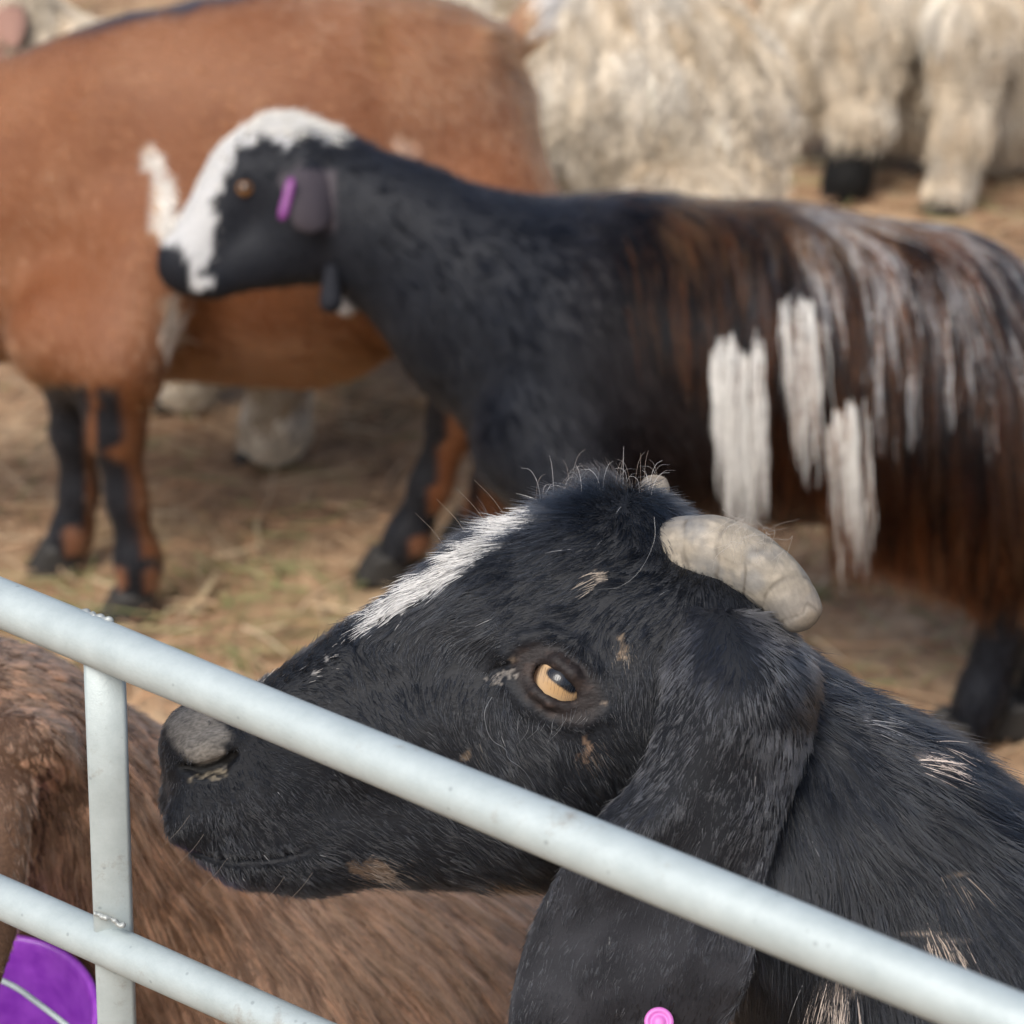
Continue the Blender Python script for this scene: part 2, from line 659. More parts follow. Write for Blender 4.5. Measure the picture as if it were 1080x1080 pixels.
# ================================================================== THE GROUND
def build_ground():
    m, t, b = mat_new('dry_ground')
    co = t.nodes.new('ShaderNodeNewGeometry')
    n1 = t.nodes.new('ShaderNodeTexNoise'); n1.inputs['Scale'].default_value = 3.0; n1.inputs['Detail'].default_value = 8; n1.inputs['Roughness'].default_value = 0.65
    n2 = t.nodes.new('ShaderNodeTexNoise'); n2.inputs['Scale'].default_value = 28; n2.inputs['Detail'].default_value = 6
    n3 = t.nodes.new('ShaderNodeTexNoise'); n3.inputs['Scale'].default_value = 1.2; n3.inputs['Detail'].default_value = 3
    for n in (n1, n2, n3):
        t.links.new(co.outputs['Position'], n.inputs['Vector'])
    r = t.nodes.new('ShaderNodeValToRGB')
    e = r.color_ramp.elements
    e[0].position = 0.32; e[0].color = (0.16, 0.10, 0.06, 1)
    e[1].position = 0.68; e[1].color = (0.50, 0.35, 0.215, 1)
    x = e.new(0.5); x.color = (0.34, 0.22, 0.13, 1)
    ad = t.nodes.new('ShaderNodeMath'); ad.operation = 'ADD'
    ml = t.nodes.new('ShaderNodeMath'); ml.operation = 'MULTIPLY'; ml.inputs[1].default_value = 0.6
    sb = t.nodes.new('ShaderNodeMath'); sb.operation = 'SUBTRACT'; sb.inputs[1].default_value = 0.3
    t.links.new(n2.outputs[0], ml.inputs[0]); t.links.new(ml.outputs[0], sb.inputs[0])
    t.links.new(n1.outputs[0], ad.inputs[0]); t.links.new(sb.outputs[0], ad.inputs[1])
    t.links.new(ad.outputs[0], r.inputs[0])
    mx = t.nodes.new('ShaderNodeMix'); mx.data_type = 'RGBA'
    mr = t.nodes.new('ShaderNodeMapRange'); mr.inputs[1].default_value = 0.52; mr.inputs[2].default_value = 0.7; mr.inputs[4].default_value = 0.6
    t.links.new(n3.outputs[0], mr.inputs[0]); t.links.new(mr.outputs[0], mx.inputs[0])
    t.links.new(r.outputs[0], mx.inputs[6]); mx.inputs[7].default_value = (0.10, 0.10, 0.04, 1)
    t.links.new(mx.outputs[2], b.inputs['Base Color'])
    bp = t.nodes.new('ShaderNodeBump'); bp.inputs['Strength'].default_value = 0.9; bp.inputs['Distance'].default_value = 0.03
    t.links.new(ad.outputs[0], bp.inputs['Height']); t.links.new(bp.outputs[0], b.inputs['Normal'])
    b.inputs['Roughness'].default_value = 0.95
    b.inputs['Specular IOR Level'].default_value = 0.15
    # sheet, finely uneven near the animals, reaching the horizon
    a = np.concatenate([[-300, -60, -15], np.linspace(-6, 6, 61), [15, 60, 300]])
    c = np.concatenate([[-300, -60, -8], np.linspace(-2, 10, 61), [20, 70, 300]])
    X, Y = np.meshgrid(a, c, indexing='ij')
    V = np.stack([X.ravel(), Y.ravel(), np.zeros(X.size)], 1)
    nn = vnoise(V, 0.7, 5) * 0.004 - 0.004
    V[:, 2] = np.where((np.abs(V[:, 0]) < 6.5) & (V[:, 1] > -2.5) & (V[:, 1] < 10.5), nn, -0.004)
    ni, nj = X.shape
    I = np.arange(ni * nj).reshape(ni, nj)
    Q = np.stack([I[:-1, :-1].ravel(), I[1:, :-1].ravel(), I[1:, 1:].ravel(), I[:-1, 1:].ravel()], 1)
    g = mesh_obj('ground', V, Q, m)
    tag(g, kind='structure')

    # hay, straw and dry grass lying on it
    n = 60000
    y = 0.9 + 8.5 * rng.random(n) ** 1.25
    x = (rng.random(n) * 2 - 1) * (0.55 + y * 0.33)
    p = np.stack([x, y, np.full(n, 0.0)], 1)
    keep = vnoise(p, 0.28, 11) + 0.5 * vnoise(p, 0.08, 12) + rng.normal(0, 0.45, n) > -0.25
    p = p[keep]; n = len(p)
    stand = rng.random(n) < 0.35
    L = np.where(stand, rng.uniform(0.02, 0.055, n), rng.uniform(0.03, 0.16, n) * rng.random(n) ** 0.5 + 0.02)
    ang = rng.random(n) * 6.283 + vnoise(p, 0.6, 13) * 1.5
    el = np.where(stand, rng.uniform(0.5, 1.3, n), rng.uniform(-0.02, 0.16, n))
    d = np.stack([np.cos(ang) * np.cos(el), np.sin(ang) * np.cos(el), np.sin(el)], 1)
    k = 4
    pts = np.zeros((n, k, 3))
    z0 = np.where(stand, 0.0, rng.uniform(0.001, 0.018, n))
    bend = rng.normal(0, 0.25, (n, 3)); bend[:, 2] = np.where(stand, -0.3, 0.0)
    for i in range(k):
        s = i / (k - 1)
        q = p + d * (L * s)[:, None] + bend * (L * s * s)[:, None]
        q[:, 2] = np.maximum(q[:, 2] + z0, 0.001)
        pts[:, i] = q
    pal = np.array([(0.45, 0.32, 0.20), (0.54, 0.42, 0.28), (0.37, 0.23, 0.135), (0.34, 0.20, 0.12), (0.22, 0.23, 0.10), (0.46, 0.26, 0.14)])
    prob = [0.27, 0.13, 0.22, 0.16, 0.10, 0.12]
    ci = rng.choice(len(pal), n, p=prob)
    gm = (vnoise(p, 0.5, 21) > 0.25) & (rng.random(n) < 0.35)
    ci[gm] = 4
    col = pal[ci] * rng.uniform(0.75, 1.2, (n, 1))
    rad = taper(n, k, np.where(stand, rng.uniform(0.0006, 0.0014, n), rng.uniform(0.0008, 0.0022, n)), 0.5)
    h = hair_obj('dry_grass_and_straw', pts, rad, col, M_STRAW)
    tag(h, kind='stuff')
    h['label'] = 'trampled dry grass and straw covering the ground'
    # single pale straws that stand out
    for (px, py, qx, qy, wd) in ((275, 548, 277, 590, 0.0045), (196, 652, 228, 618, 0.006), (215, 600, 300, 575, 0.0015), (300, 510, 395, 505, 0.0015)):
        a_, b_ = G(px, py), G(qx, qy)
        a_[2] = 0.012; b_[2] = 0.02
        u = unit(b_ - a_); sd_ = unit(np.cross(u, [0, 0, 1]))
        rows = []
        for s in np.linspace(0, 1, 9):
            c = a_ + (b_ - a_) * s + sd_ * math.sin(s * 3) * 0.006
            ww = wd * (1 - 0.7 * abs(s - 0.4))
            rows.append([c + sd_ * ww, c + np.array([0, 0, 0.0012]), c - sd_ * ww, c - np.array([0, 0, 0.0012])])
        V, Q = loft(rows)
        o = mesh_obj('straw_stalk', V, Q, M_PALE, smooth=True)
        STALKS.append(o)


STALKS = []
M_PALE, _t, _b = mat_new('pale_straw')
_b.inputs['Base Color'].default_value = (0.55, 0.42, 0.24, 1)
_b.inputs['Roughness'].default_value = 0.6
_n = _t.nodes.new('ShaderNodeTexNoise'); _n.inputs['Scale'].default_value = 60
_r = _t.nodes.new('ShaderNodeValToRGB')
_r.color_ramp.elements[0].color = (0.40, 0.29, 0.15, 1); _r.color_ramp.elements[1].color = (0.66, 0.54, 0.34, 1)
_t.links.new(_n.outputs[0], _r.inputs[0]); _t.links.new(_r.outputs[0], _b.inputs['Base Color'])

build_ground()
for o, l in zip(STALKS, ('short pale straw standing out below the brown goat\'s belly', 'broad pale straw lying beside the brown goat\'s front hoof just above the rail',
                         'thin straw lying behind the pale upright straw', 'thin straw lying beside the woolly sheep foot')):
    tag(o, l, 'straw', 'loose pale straws on the ground')


# ================================================================== THE FENCE
RZ0, RZ1 = 1.2, 0.92
FA = P(0, 635.5, RZ0)
FB = P(980, 1041, RZ1)
FDIR = unit(FB - FA)
FN = unit(np.cross(FDIR, [0, 0, 1.0]))     # horizontal normal of the fence plane
if FN[1] > 0:
    FN = -FN                                # towards the camera


def fence_hit(px, py):
    d = P(px, py, 1) - CAMP
    t = ((FA - CAMP) @ FN) / (d @ FN)
    return CAMP + d * t


def metal():
    m, t, b = mat_new('painted_galvanised_steel')
    tc = t.nodes.new('ShaderNodeNewGeometry')
    n = t.nodes.new('ShaderNodeTexNoise'); n.inputs['Scale'].default_value = 45; n.inputs['Detail'].default_value = 10; n.inputs['Roughness'].default_value = 0.75
    n2 = t.nodes.new('ShaderNodeTexNoise'); n2.inputs['Scale'].default_value = 900; n2.inputs['Detail'].default_value = 3
    n3 = t.nodes.new('ShaderNodeTexVoronoi'); n3.inputs['Scale'].default_value = 75
    n4 = t.nodes.new('ShaderNodeTexNoise'); n4.inputs['Scale'].default_value = 14; n4.inputs['Detail'].default_value = 12; n4.inputs['Roughness'].default_value = 0.8
    for q in (n, n2, n3, n4):
        t.links.new(tc.outputs['Position'], q.inputs['Vector'])
    r = t.nodes.new('ShaderNodeValToRGB')
    e = r.color_ramp.elements
    e[0].position = 0.3; e[0].color = (0.31, 0.36, 0.365, 1)
    e[1].position = 0.7; e[1].color = (0.40, 0.455, 0.46, 1)
    t.links.new(n.outputs[0], r.inputs[0])
    # few dark specks and scratches
    sp = t.nodes.new('ShaderNodeMapRange'); sp.inputs[1].default_value = 0.05; sp.inputs[2].default_value = 0.10; sp.inputs[3].default_value = 0.55; sp.inputs[4].default_value = 1
    t.links.new(n3.outputs['Distance'], sp.inputs[0])
    mx = t.nodes.new('ShaderNodeMix'); mx.data_type = 'RGBA'; mx.blend_type = 'MULTIPLY'; mx.inputs[0].default_value = 0.6
    t.links.new(r.outputs[0], mx.inputs[6]); t.links.new(sp.outputs[0], mx.inputs[7])
    gr = t.nodes.new('ShaderNodeMapRange'); gr.inputs[1].default_value = 0.57; gr.inputs[2].default_value = 0.68; gr.inputs[4].default_value = 0.75
    t.links.new(n4.outputs[0], gr.inputs[0])
    mg = t.nodes.new('ShaderNodeMix'); mg.data_type = 'RGBA'; mg.inputs[7].default_value = (0.22, 0.20, 0.165, 1)
    t.links.new(gr.outputs[0], mg.inputs[0]); t.links.new(mx.outputs[2], mg.inputs[6])
    t.links.new(mg.outputs[2], b.inputs['Base Color'])
    rg = t.nodes.new('ShaderNodeMapRange'); rg.inputs[3].default_value = 0.36; rg.inputs[4].default_value = 0.62
    t.links.new(n.outputs[0], rg.inputs[0]); t.links.new(rg.outputs[0], b.inputs['Roughness'])
    b.inputs['Metallic'].default_value = 0.15
    b.inputs['Specular IOR Level'].default_value = 0.5
    bp = t.nodes.new('ShaderNodeBump'); bp.inputs['Strength'].default_value = 0.25; bp.inputs['Distance'].default_value = 0.0006
    ad = t.nodes.new('ShaderNodeMath'); ad.operation = 'ADD'
    t.links.new(n2.outputs[0], ad.inputs[0]); ad.inputs[1].default_value = 0
    t.links.new(ad.outputs[0], bp.inputs['Height']); t.links.new(bp.outputs[0], b.inputs['Normal'])
    return m


M_METAL = metal()


def tube(name, a, b, r, parent, mat, n=60, m=28, wob=0.0003):
    a = np.array(a, float); b = np.array(b, float)
    u = unit(b - a); s = unit(np.cross(u, [0, 0, 1.0])); v = np.cross(s, u)
    rows = []
    for t in np.linspace(0, 1, n):
        c = a + (b - a) * t
        rows.append([c + (s * math.cos(x) + v * math.sin(x)) * (r + wob * math.sin(t * 37 + x * 2)) for x in np.linspace(0, 2 * math.pi, m, endpoint=False)])
    V, Q = loft(rows)
    return mesh_obj(name, V, Q, mat, parent)


def build_fence():
    base = np.array([FA[0], FA[1], 0.0])
    root = empty('metal_hurdle', base, 'pale grey tubular steel hurdle fence with a flat upright, in front of the goats', 'fence')
    R = 0.0119
    L0, L1 = -0.9, 1.25
    zt = FA[2]
    slope = (FB[2] - FA[2]) / np.linalg.norm((FB - FA)[:2])
    fd = unit(np.array([FDIR[0], FDIR[1], 0]))
    low = fence_hit(0, 946); low2 = fence_hit(300, 1081)
    s2 = (low2[2] - low[2]) / np.linalg.norm((low2 - low)[:2])

    def rail(z0, sl, rr, off=0.0):
        a = base + fd * L0 + np.array([0, 0, z0 + sl * L0]) + FN * off
        b = base + fd * L1 + np.array([0, 0, z0 + sl * L1]) + FN * off
        return tube('rail', a, b, rr, root, M_METAL)
    rail(zt, slope, R)
    drop = (low[2] + zt) / 2
    rail(low[2] - s2 * ((low - base) @ fd), s2, R * 0.92)
    for z in (0.60, 0.42, 0.27, 0.13):
        rail(z, slope, R * 0.92)
    # flat upright box section seen at the left, set just behind the rail faces
    pt = fence_hit(102, 690); pb = fence_hit(116, 1078)
    d = pb - pt; d = d / abs(d[2])
    top = pt + d * (pt[2] - (zt + slope * ((pt - base) @ fd))) * 1.0

    def upright(topc, dirv, ln, hw=0.0098, name='upright'):
        me_rows = []
        hd = 0.006
        ch = 0.0016
        prof = [(-hw + ch, -hd), (hw - ch, -hd), (hw, -hd + ch), (hw, hd - ch), (hw - ch, hd), (-hw + ch, hd), (-hw, hd - ch), (-hw, -hd + ch)]
        for t in np.linspace(0, 1, 12):
            c = topc + dirv * ln * t
            me_rows.append([c + camside * x + camn * y for x, y in prof])
        V, Q = loft(me_rows)
        return mesh_obj(name, V, Q, M_METAL, root, smooth=False)
    # the bar is turned nearly square to the panel
    camside = unit(np.array([0.995, 0.09, 0.0]))
    camn = unit(np.cross([0, 0, 1.0], camside))
    ln = (top[2] - 0.02) / 1.0
    upright(top - FN * 0.005, d, ln)
    for s in (-0.75, 0.62, 1.15):
        c = base + fd * s + np.array([0, 0, zt + slope * s])
        upright(c, np.array([0, 0, -1.0]), c[2] - 0.0)
    # weld beads where the upright meets the rails
    def weld(c, along, n, r, seed):
        rs = np.random.default_rng(seed)
        sd_ = Sdf()
        for i in range(n):
            q = c + along * (i - n / 2) * 0.0021 + rs.normal(0, 0.0005, 3)
            sd_.ell(q, np.eye(3), np.full(3, r) * rs.uniform(0.6, 1.3, 3), 0.001)
        lo = c - 0.02; hi = c + 0.02
        V, Q = surface(sd_, *(np.arange(lo[i], hi[i], 0.0006) for i in range(3)))
        mesh_obj('weld_bead', V, Q, M_WELD, root)
    zf = proj(fence_hit(104, 679))[2]
    weld(P(104, 652, zf + 0.003), fd, 9, 0.0022, 1)
    zf = proj(fence_hit(120, 975))[2]
    a_ = P(98, 962, zf - 0.006); b_ = P(138, 980, zf - 0.007)
    weld((a_ + b_) / 2, unit(b_ - a_), 9, 0.0014, 2)
    return root


M_WELD, _t, _b = mat_new('weld_metal')
_b.inputs['Base Color'].default_value = (0.68, 0.70, 0.70, 1); _b.inputs['Roughness'].default_value = 0.5; _b.inputs['Metallic'].default_value = 0.3
_n = _t.nodes.new('ShaderNodeTexNoise'); _n.inputs['Scale'].default_value = 300
_r = _t.nodes.new('ShaderNodeValToRGB')
_r.color_ramp.elements[0].color = (0.20, 0.21, 0.205, 1); _r.color_ramp.elements[1].color = (0.42, 0.45, 0.44, 1)
_t.links.new(_n.outputs[0], _r.inputs[0]); _t.links.new(_r.outputs[0], _b.inputs['Base Color'])
build_fence()


# ================================================================== THE NEAR BLACK GOAT
def front_goat():
    ZC = 1.255
    K = ZC / FPX                      # metres per pixel in the goat's middle plane
    TAU = math.radians(25)
    nose2 = unit(np.array([-0.848, 0.530]))
    dimg = lambda v: RIGHT * v[0] + DOWN * v[1]
    AX = dimg(nose2)                                   # towards the nose
    upi = np.array([-nose2[1], nose2[0]])
    upi = upi if upi[1] < 0 else -upi                  # head's up, in the picture
    LAT = -FWD * math.cos(TAU) - dimg(upi) * math.sin(TAU)   # towards the near side
    UP = dimg(upi) * math.cos(TAU) - FWD * math.sin(TAU)
    H3 = np.array([AX, UP, LAT])

    def near(px, py, wl):
        return P(px, py, ZC - wl * K * math.cos(TAU))

    def mir(q, wl):
        return q - 2 * wl * K * LAT
    s = Sdf()

    def E(px, py, wl, r, k=0.012, both=True, op='u'):
        c = near(px, py, wl)
        rr = np.array(r) * K
        s.ell(c, H3, rr, k, op)
        if wl and both:
            s.ell(mir(c, wl), H3, rr, k, op)

    def C(a, b, ra, rb, wl=0, sq=None, k=0.012, op='u'):
        A = near(a[0], a[1], wl); B = near(b[0], b[1], wl)
        q = None if sq is None else (LAT, sq)
        s.cone(A, B, ra * K, rb * K, k, q, op)
        if wl:
            s.cone(mir(A, wl), mir(B, wl), ra * K, rb * K, k, q, op)
    # skull and forehead
    E(655, 622, 0, (105, 112, 98), 0.01)
    E(560, 655, 0, (125, 100, 92), 0.02)
    C((520, 652), (275, 790), 86, 62, 0, 0.82, 0.02)          # bridge of the nose
    E(232, 806, 0, (58, 50, 50), 0.014)                        # upper muzzle
    E(212, 784, 10, (30, 30, 24), 0.018)
    E(226, 850, 24, (58, 36, 30), 0.010)                       # upper lip
    E(300, 845, 20, (66, 56, 40), 0.02)
    C((222, 884), (262, 892), 26, 38, 0, 0.95, 0.010)
    C((262, 893), (330, 893), 38, 44, 0, 0.9, 0.012)           # chin
    C((330, 885), (560, 850), 52, 96, 0, 0.72, 0.02)           # lower jaw
    C((430, 800), (600, 790), 60, 92, 30, 0.6, 0.02)           # cheek
    E(600, 800, 50, (95, 92, 52), 0.02)
    E(592, 712, 72, (78, 52, 44), 0.014)                       # eye socket bulge
    C((545, 672), (628, 668), 26, 30, 78, None, 0.014)         # brow ridge
    C((480, 742), (380, 790), 34, 26, 50, None, 0.025)          # cheek bone ridge
    C((640, 740), (700, 690), 36, 40, 80, None, 0.02)
    E(745, 668, 82, (60, 62, 48), 0.02)                        # ear root
    # neck, shoulder, trunk
    sh = np.array([0.48, 1.15, 0.545])
    n0 = near(700, 750, 0); n1 = near(900, 935, 0); n2 = near(1090, 1115, 0)
    s.cone(n0, n1, 0.070, 0.086, 0.03, (LAT, 0.72))
    s.cone(n1, n2, 0.086, 0.105, 0.03, (LAT, 0.8))
    s.cone(n2, sh, 0.105, 0.15, 0.04, (LAT, 0.9))
    s.cone(sh, [0.80, 1.20, 0.53], 0.165, 0.185, 0.05, ([0, 1, 0], 0.85))
    s.cone([0.80, 1.20, 0.53], [1.10, 1.26, 0.55], 0.185, 0.16, 0.05, ([0, 1, 0], 0.9))
    feet = []
    for (x, y, hind) in ((0.47, 1.05, 0), (0.47, 1.24, 0), (1.12, 1.16, 1), (1.14, 1.36, 1)):
        if hind:
            s.cone([x, y, 0.50], [x - 0.06, y, 0.36], 0.085, 0.055, 0.03)
            s.cone([x - 0.06, y, 0.36], [x + 0.06, y, 0.24], 0.045, 0.026, 0.02)
            s.cone([x + 0.06, y, 0.24], [x + 0.03, y, 0.05], 0.024, 0.02, 0.01)
        else:
            s.cone([x, y, 0.52], [x + 0.02, y, 0.36], 0.07, 0.036, 0.03)
            s.cone([x + 0.02, y, 0.36], [x, y, 0.22], 0.034, 0.027, 0.01)
            s.cone([x, y, 0.22], [x, y, 0.05], 0.022, 0.02, 0.01)
        s.cone([x + (0.03 if hind else 0), y, 0.06], [x - 0.01 + (0.03 if hind else 0), y, 0.035], 0.024, 0.022, 0.01)
        feet.append((x - 0.015 + (0.03 if hind else 0), y))
    # tail
    s.cone([1.25, 1.28, 0.62], [1.31, 1.29, 0.66], 0.025, 0.012, 0.02)

    base = Sdf(); base.pr = list(s.pr)
    # ---- mouth: a slit cut across the muzzle
    orig = near(0, 0, 0)

    def sag(p):      # picture coordinates of a point slid sideways on to the middle plane
        q = p - CAMP
        wl = (q @ FWD - ZC) / (LAT @ FWD)
        q = q - wl[:, None] * LAT
        return q @ RIGHT / ZC * FPX + 540, q @ DOWN / ZC * FPX + 540, wl / K

    mouth = [(150, 884), (190, 888), (240, 887), (285, 881), (316, 869)]

    def mouth_fn(p):
        x, y, wl = sag(p)
        d = np.full(len(p), 1e3)
        for (a, b) in zip(mouth[:-1], mouth[1:]):
            ab = np.array(b, float) - a
            h = np.clip(((x - a[0]) * ab[0] + (y - a[1]) * ab[1]) / (ab @ ab), 0, 1)
            d = np.minimum(d, np.hypot(x - a[0] - h * ab[0], y - a[1] - h * ab[1]))
        return (d - 2.2) * K
    s.fn(mouth_fn, 0.003, 's')
    # ---- nostrils
    def surfpt(px, py, deep=0.0, sd_=base):
        z = sd_.march(px, py, 1.0, 1.5)
        return P(px, py, (z if z else ZC) + deep)
    nos = [(193, 808), (212, 812), (232, 806), (247, 795)]
    npt = [surfpt(x, y, 0.0015) for x, y in nos]

    def mirror_pt(q):
        dd = (q - P(540, 540, ZC)) @ LAT
        return q - 2 * dd * LAT
    for a, b, r0, r1 in zip(npt[:-1], npt[1:], (1.6, 3, 4), (3, 4, 2)):
        for fn in (lambda q: q, mirror_pt):
            s.cone(fn(a), fn(b), r0 * 0.0012, r1 * 0.0012, 0.002, None, 's')
    # flare above the nostril
    fl = [surfpt(x, y, 0.003) for x, y in ((205, 792), (225, 786), (246, 778))]
    for a, b in zip(fl[:-1], fl[1:]):
        s.cone(a, b, 0.0030, 0.0030, 0.008)
    # ---- eye
    ez = base.march(588, 718, 1.0, 1.5)
    ER = 0.0142
    ec = P(590, 720, ez + ER - 0.0035)
    ecm = mirror_pt(ec)
    for c in (ec, ecm):
        s.ell(c, np.eye(3), np.full(3, ER + 0.0004), 0.004, 's')
    def onball(px, py, r, c=ec):
        """point of the pixel ray on a sphere round the eye centre"""
        o = CAMP; d = unit(P(px, py, 1) - CAMP)
        b = (o - c) @ d
        disc = b * b - ((o - c) @ (o - c) - r * r)
        t = -b - math.sqrt(max(disc, 0))
        return o + d * t
    up = [(540, 701), (553, 695), (570, 692), (588, 698), (604, 711), (617, 728), (628, 746)]
    lo = [(540, 700), (553, 713), (565, 730), (580, 741), (597, 746), (613, 747), (628, 744)]
    for ln, rr in ((up, 0.0034), (lo, 0.0026)):
        q = [onball(x, y, ER + 0.0012) for x, y in ln]
        for a, b in zip(q[:-1], q[1:]):
            for fn in (lambda v: v, mirror_pt):
                s.cone(fn(a), fn(b), rr, rr, 0.003)
    # folds above and below the lids
    for ln, rr, dp in ((((532, 690), (552, 674), (580, 668), (608, 680), (630, 705)), 0.0028, 0.001),
                       (((535, 722), (555, 745), (585, 762), (615, 764), (640, 752)), 0.0025, 0.0012)):
        q = [surfpt(x, y, dp) for x, y in ln]
        for a, b in zip(q[:-1], q[1:]):
            for fn in (lambda v: v, mirror_pt):
                s.cone(fn(a), fn(b), rr, rr, 0.004)
    # seam of the closed corner towards the nose
    q = [surfpt(x, y, 0.0005) for x, y in ((512, 712), (526, 705), (541, 700))]
    for a, b in zip(q[:-1], q[1:]):
        s.cone(a, b, 0.0012, 0.0014, 0.002, None, 's')

    gx, gy, gz = (axis_steps(-0.26, 1.36, 0.014, (-0.235, 0.14, 0.0017)),
                  axis_steps(0.84, 1.50, 0.012, (1.03, 1.20, 0.0017)),
                  axis_steps(0.0, 1.10, 0.014, (0.80, 1.07, 0.0017)))
    V, Q = surface(s, gx, gy, gz)

    # ---- ears: hanging leaves, lofted and joined to the body mesh
    def ear(left, right, zz, bul, flip=1, seed=0):
        n, m = 56, 40
        Lc = catmull(left, n); Rc = catmull(right, n); Z = catmull([(z, 0) for z in zz], n)[:, 0]; Bu = catmull([(b, 0) for b in bul], n)[:, 0]
        rows = []
        for i in range(n):
            t = i / (n - 1)
            ring = []
            for j in range(m):
                a = 2 * math.pi * j / m
                u = 0.5 - 0.5 * math.cos(a)             # 0..1 across
                side = 1 if math.sin(a) >= 0 else -1
                th = 0.0022 * max(abs(math.sin(a)), 0.0) ** 0.5 * (1 + 1.2 * (1 - t))
                px = Lc[i, 0] + (Rc[i, 0] - Lc[i, 0]) * u
                py = Lc[i, 1] + (Rc[i, 1] - Lc[i, 1]) * u
                prof = math.sin(math.pi * min(max(u, 0), 1)) ** 0.8
                fold = 0.0018 * math.sin(u * 11 + t * 3 + seed) * math.sin(t * 3.1) + 0.0010 * math.sin(u * 23 - t * 9) * t
                fold += 0.0045 * math.exp(-((u - 0.62 + 0.1 * t) / 0.06) ** 2) * sstep(0.3, 0.5, t) + 0.0035 * math.exp(-((u - 0.28 + 0.15 * t) / 0.05) ** 2) * sstep(0.35, 0.6, t)
                fold += sstep(0.3, 0.65, t) * (0.0042 * math.sin(15 * u + 2.2 * t + 0.8 * math.sin(6 * t)) * (0.4 + 0.6 * math.sin(3.14 * u)) - 0.006 * math.exp(-(u / 0.07) ** 2))
                fold += sstep(0.25, 0.6, t) * (0.0036 * math.sin(9 * u + 14 * t + seed) * math.sin(5 * u - 6 * t) + 0.0011 * math.sin(31 * u + 22 * t) * math.sin(17 * t - 13 * u))
                z = Z[i] - Bu[i] * prof - flip * 0 + fold + 0.0015 * math.sin(t * 21 + 3 * u)
                ring.append(P(px, py, z - side * th))
            rows.append(ring)
        return loft(rows)
    ez0 = base.march(745, 668, 1.0, 1.5)
    left = [(715, 640), (700, 690), (697, 745), (672, 815), (628, 865), (583, 930), (552, 1000), (536, 1080), (545, 1160), (600, 1215)]
    right = [(815, 648), (858, 700), (856, 775), (830, 850), (811, 910), (799, 970), (793, 1030), (765, 1085), (715, 1160), (640, 1218)]
    zz = [ez0 + 0.030, ez0 + 0.008, ez0 - 0.008, ez0 - 0.016, ez0 - 0.021, ez0 - 0.020, ez0 - 0.015, ez0 - 0.006, ez0 + 0.006, ez0 + 0.016]
    bul = [0.040, 0.044, 0.038, 0.026, 0.015, 0.009, 0.007, 0.006, 0.005, 0.003]
    VE, QE = ear(left, right, zz, bul)
    fl_ = [(690, 610), (680, 660), (672, 730), (660, 800), (655, 880), (650, 960), (655, 1040), (680, 1100)]
    fr_ = [(760, 610), (790, 670), (800, 740), (795, 810), (785, 880), (770, 960), (745, 1040), (690, 1105)]
    zf = [ZC + 0.04, ZC + 0.075, ZC + 0.09, ZC + 0.10, ZC + 0.105, ZC + 0.11, ZC + 0.11, ZC + 0.11]
    VF, QF = ear(fl_, fr_, zf, [-0.03, -0.03, -0.02, -0.015, -0.01, -0.01, -0.01, -0.005], seed=2)
    nb, ne = len(V), len(VE)
    VA = np.vstack([V, VE, VF]); QA = np.vstack([Q, QE + nb, QF + nb + ne])
    N = vnormals(VA, QA)

    BLK = np.array([0.010, 0.0115, 0.015])

    def pattern(p, tipnoise=True, rnd=None):
        px, py, z = proj(p)
        n = len(p)
        nz = vnoise(p, 0.006, 3) * 6
        nz2 = vnoise(p, 0.0022, 4) * 3
        jt = rng.normal(0, 1, n) * 9 * tipnoise
        px = px + nz + nz2 - jt * 0.8; py = py + vnoise(p, 0.006, 8) * 5 + nz2 + jt * 0.5
        c = np.tile(BLK, (n, 1))
        side = ((p - P(540, 540, ZC)) @ LAT)
        ns = side > -0.02
        # the white blaze on the forehead
        bl = inpoly(px, py, [(386, 662), (394, 640), (430, 611), (480, 584), (530, 552), (556, 526), (578, 518), (574, 538), (556, 552), (520, 582), (480, 610), (438, 641)])
        c = mixc(c, bl & (side > -0.035), (0.66, 0.65, 0.63))
        for (x, y, rx, ry, a, cc) in ((632, 607, 12, 5, 12, (0.55, 0.46, 0.37)), (976, 798, 14, 8, 28, (0.65, 0.55, 0.48)), (1004, 922, 10, 4, 65, (0.50, 0.38, 0.28)),
                                      (986, 985, 15, 6, 20, (0.62, 0.50, 0.40)), (880, 1046, 20, 8, 25, (0.66, 0.56, 0.48)), (395, 921, 26, 12, 15, (0.25, 0.175, 0.125)),
                                      (530, 943, 30, 10, 5, (0.28, 0.18, 0.12)), (617, 793, 6, 14, 15, (0.30, 0.20, 0.14)), (655, 684, 5, 12, 0, (0.30, 0.22, 0.15)),
                                      (334, 710, 3, 2, 0, (0.5, 0.48, 0.46)), (341, 696, 2, 4, 0, (0.5, 0.48, 0.46)), (272, 717, 10, 3, 10, (0.5, 0.48, 0.46)), (492, 795, 6, 6, 0, (0.2, 0.15, 0.11)),
                                      (916, 760, 3, 14, -20, (0.35, 0.35, 0.36))):
            c = mixc(c, (blob(px, py, x, y, rx, ry, a) < 1) & ns, cc)
        return c

    def skincol(p):
        px, py, z = proj(p)
        c = pattern(p, 0) * 0.9
        c = np.where(c > 0.05, c * 0.45, c)
        side = ((p - P(540, 540, ZC)) @ LAT)
        ns = side > -0.04
        nz = vnoise(p, 0.004, 5) * 5
        nose = sstep(1.45, 0.55, blob(px + nz, py + nz, 212, 778, 42, 26, 40)) * ns
        c = mixc(c, nose * sstep(248, 228, px + nz * 2), (0.185, 0.17, 0.15))
        c = mixc(c, nose * sstep(0.1, 0.7, vnoise(p, 0.0016, 15)) * 0.4, (0.07, 0.065, 0.06))
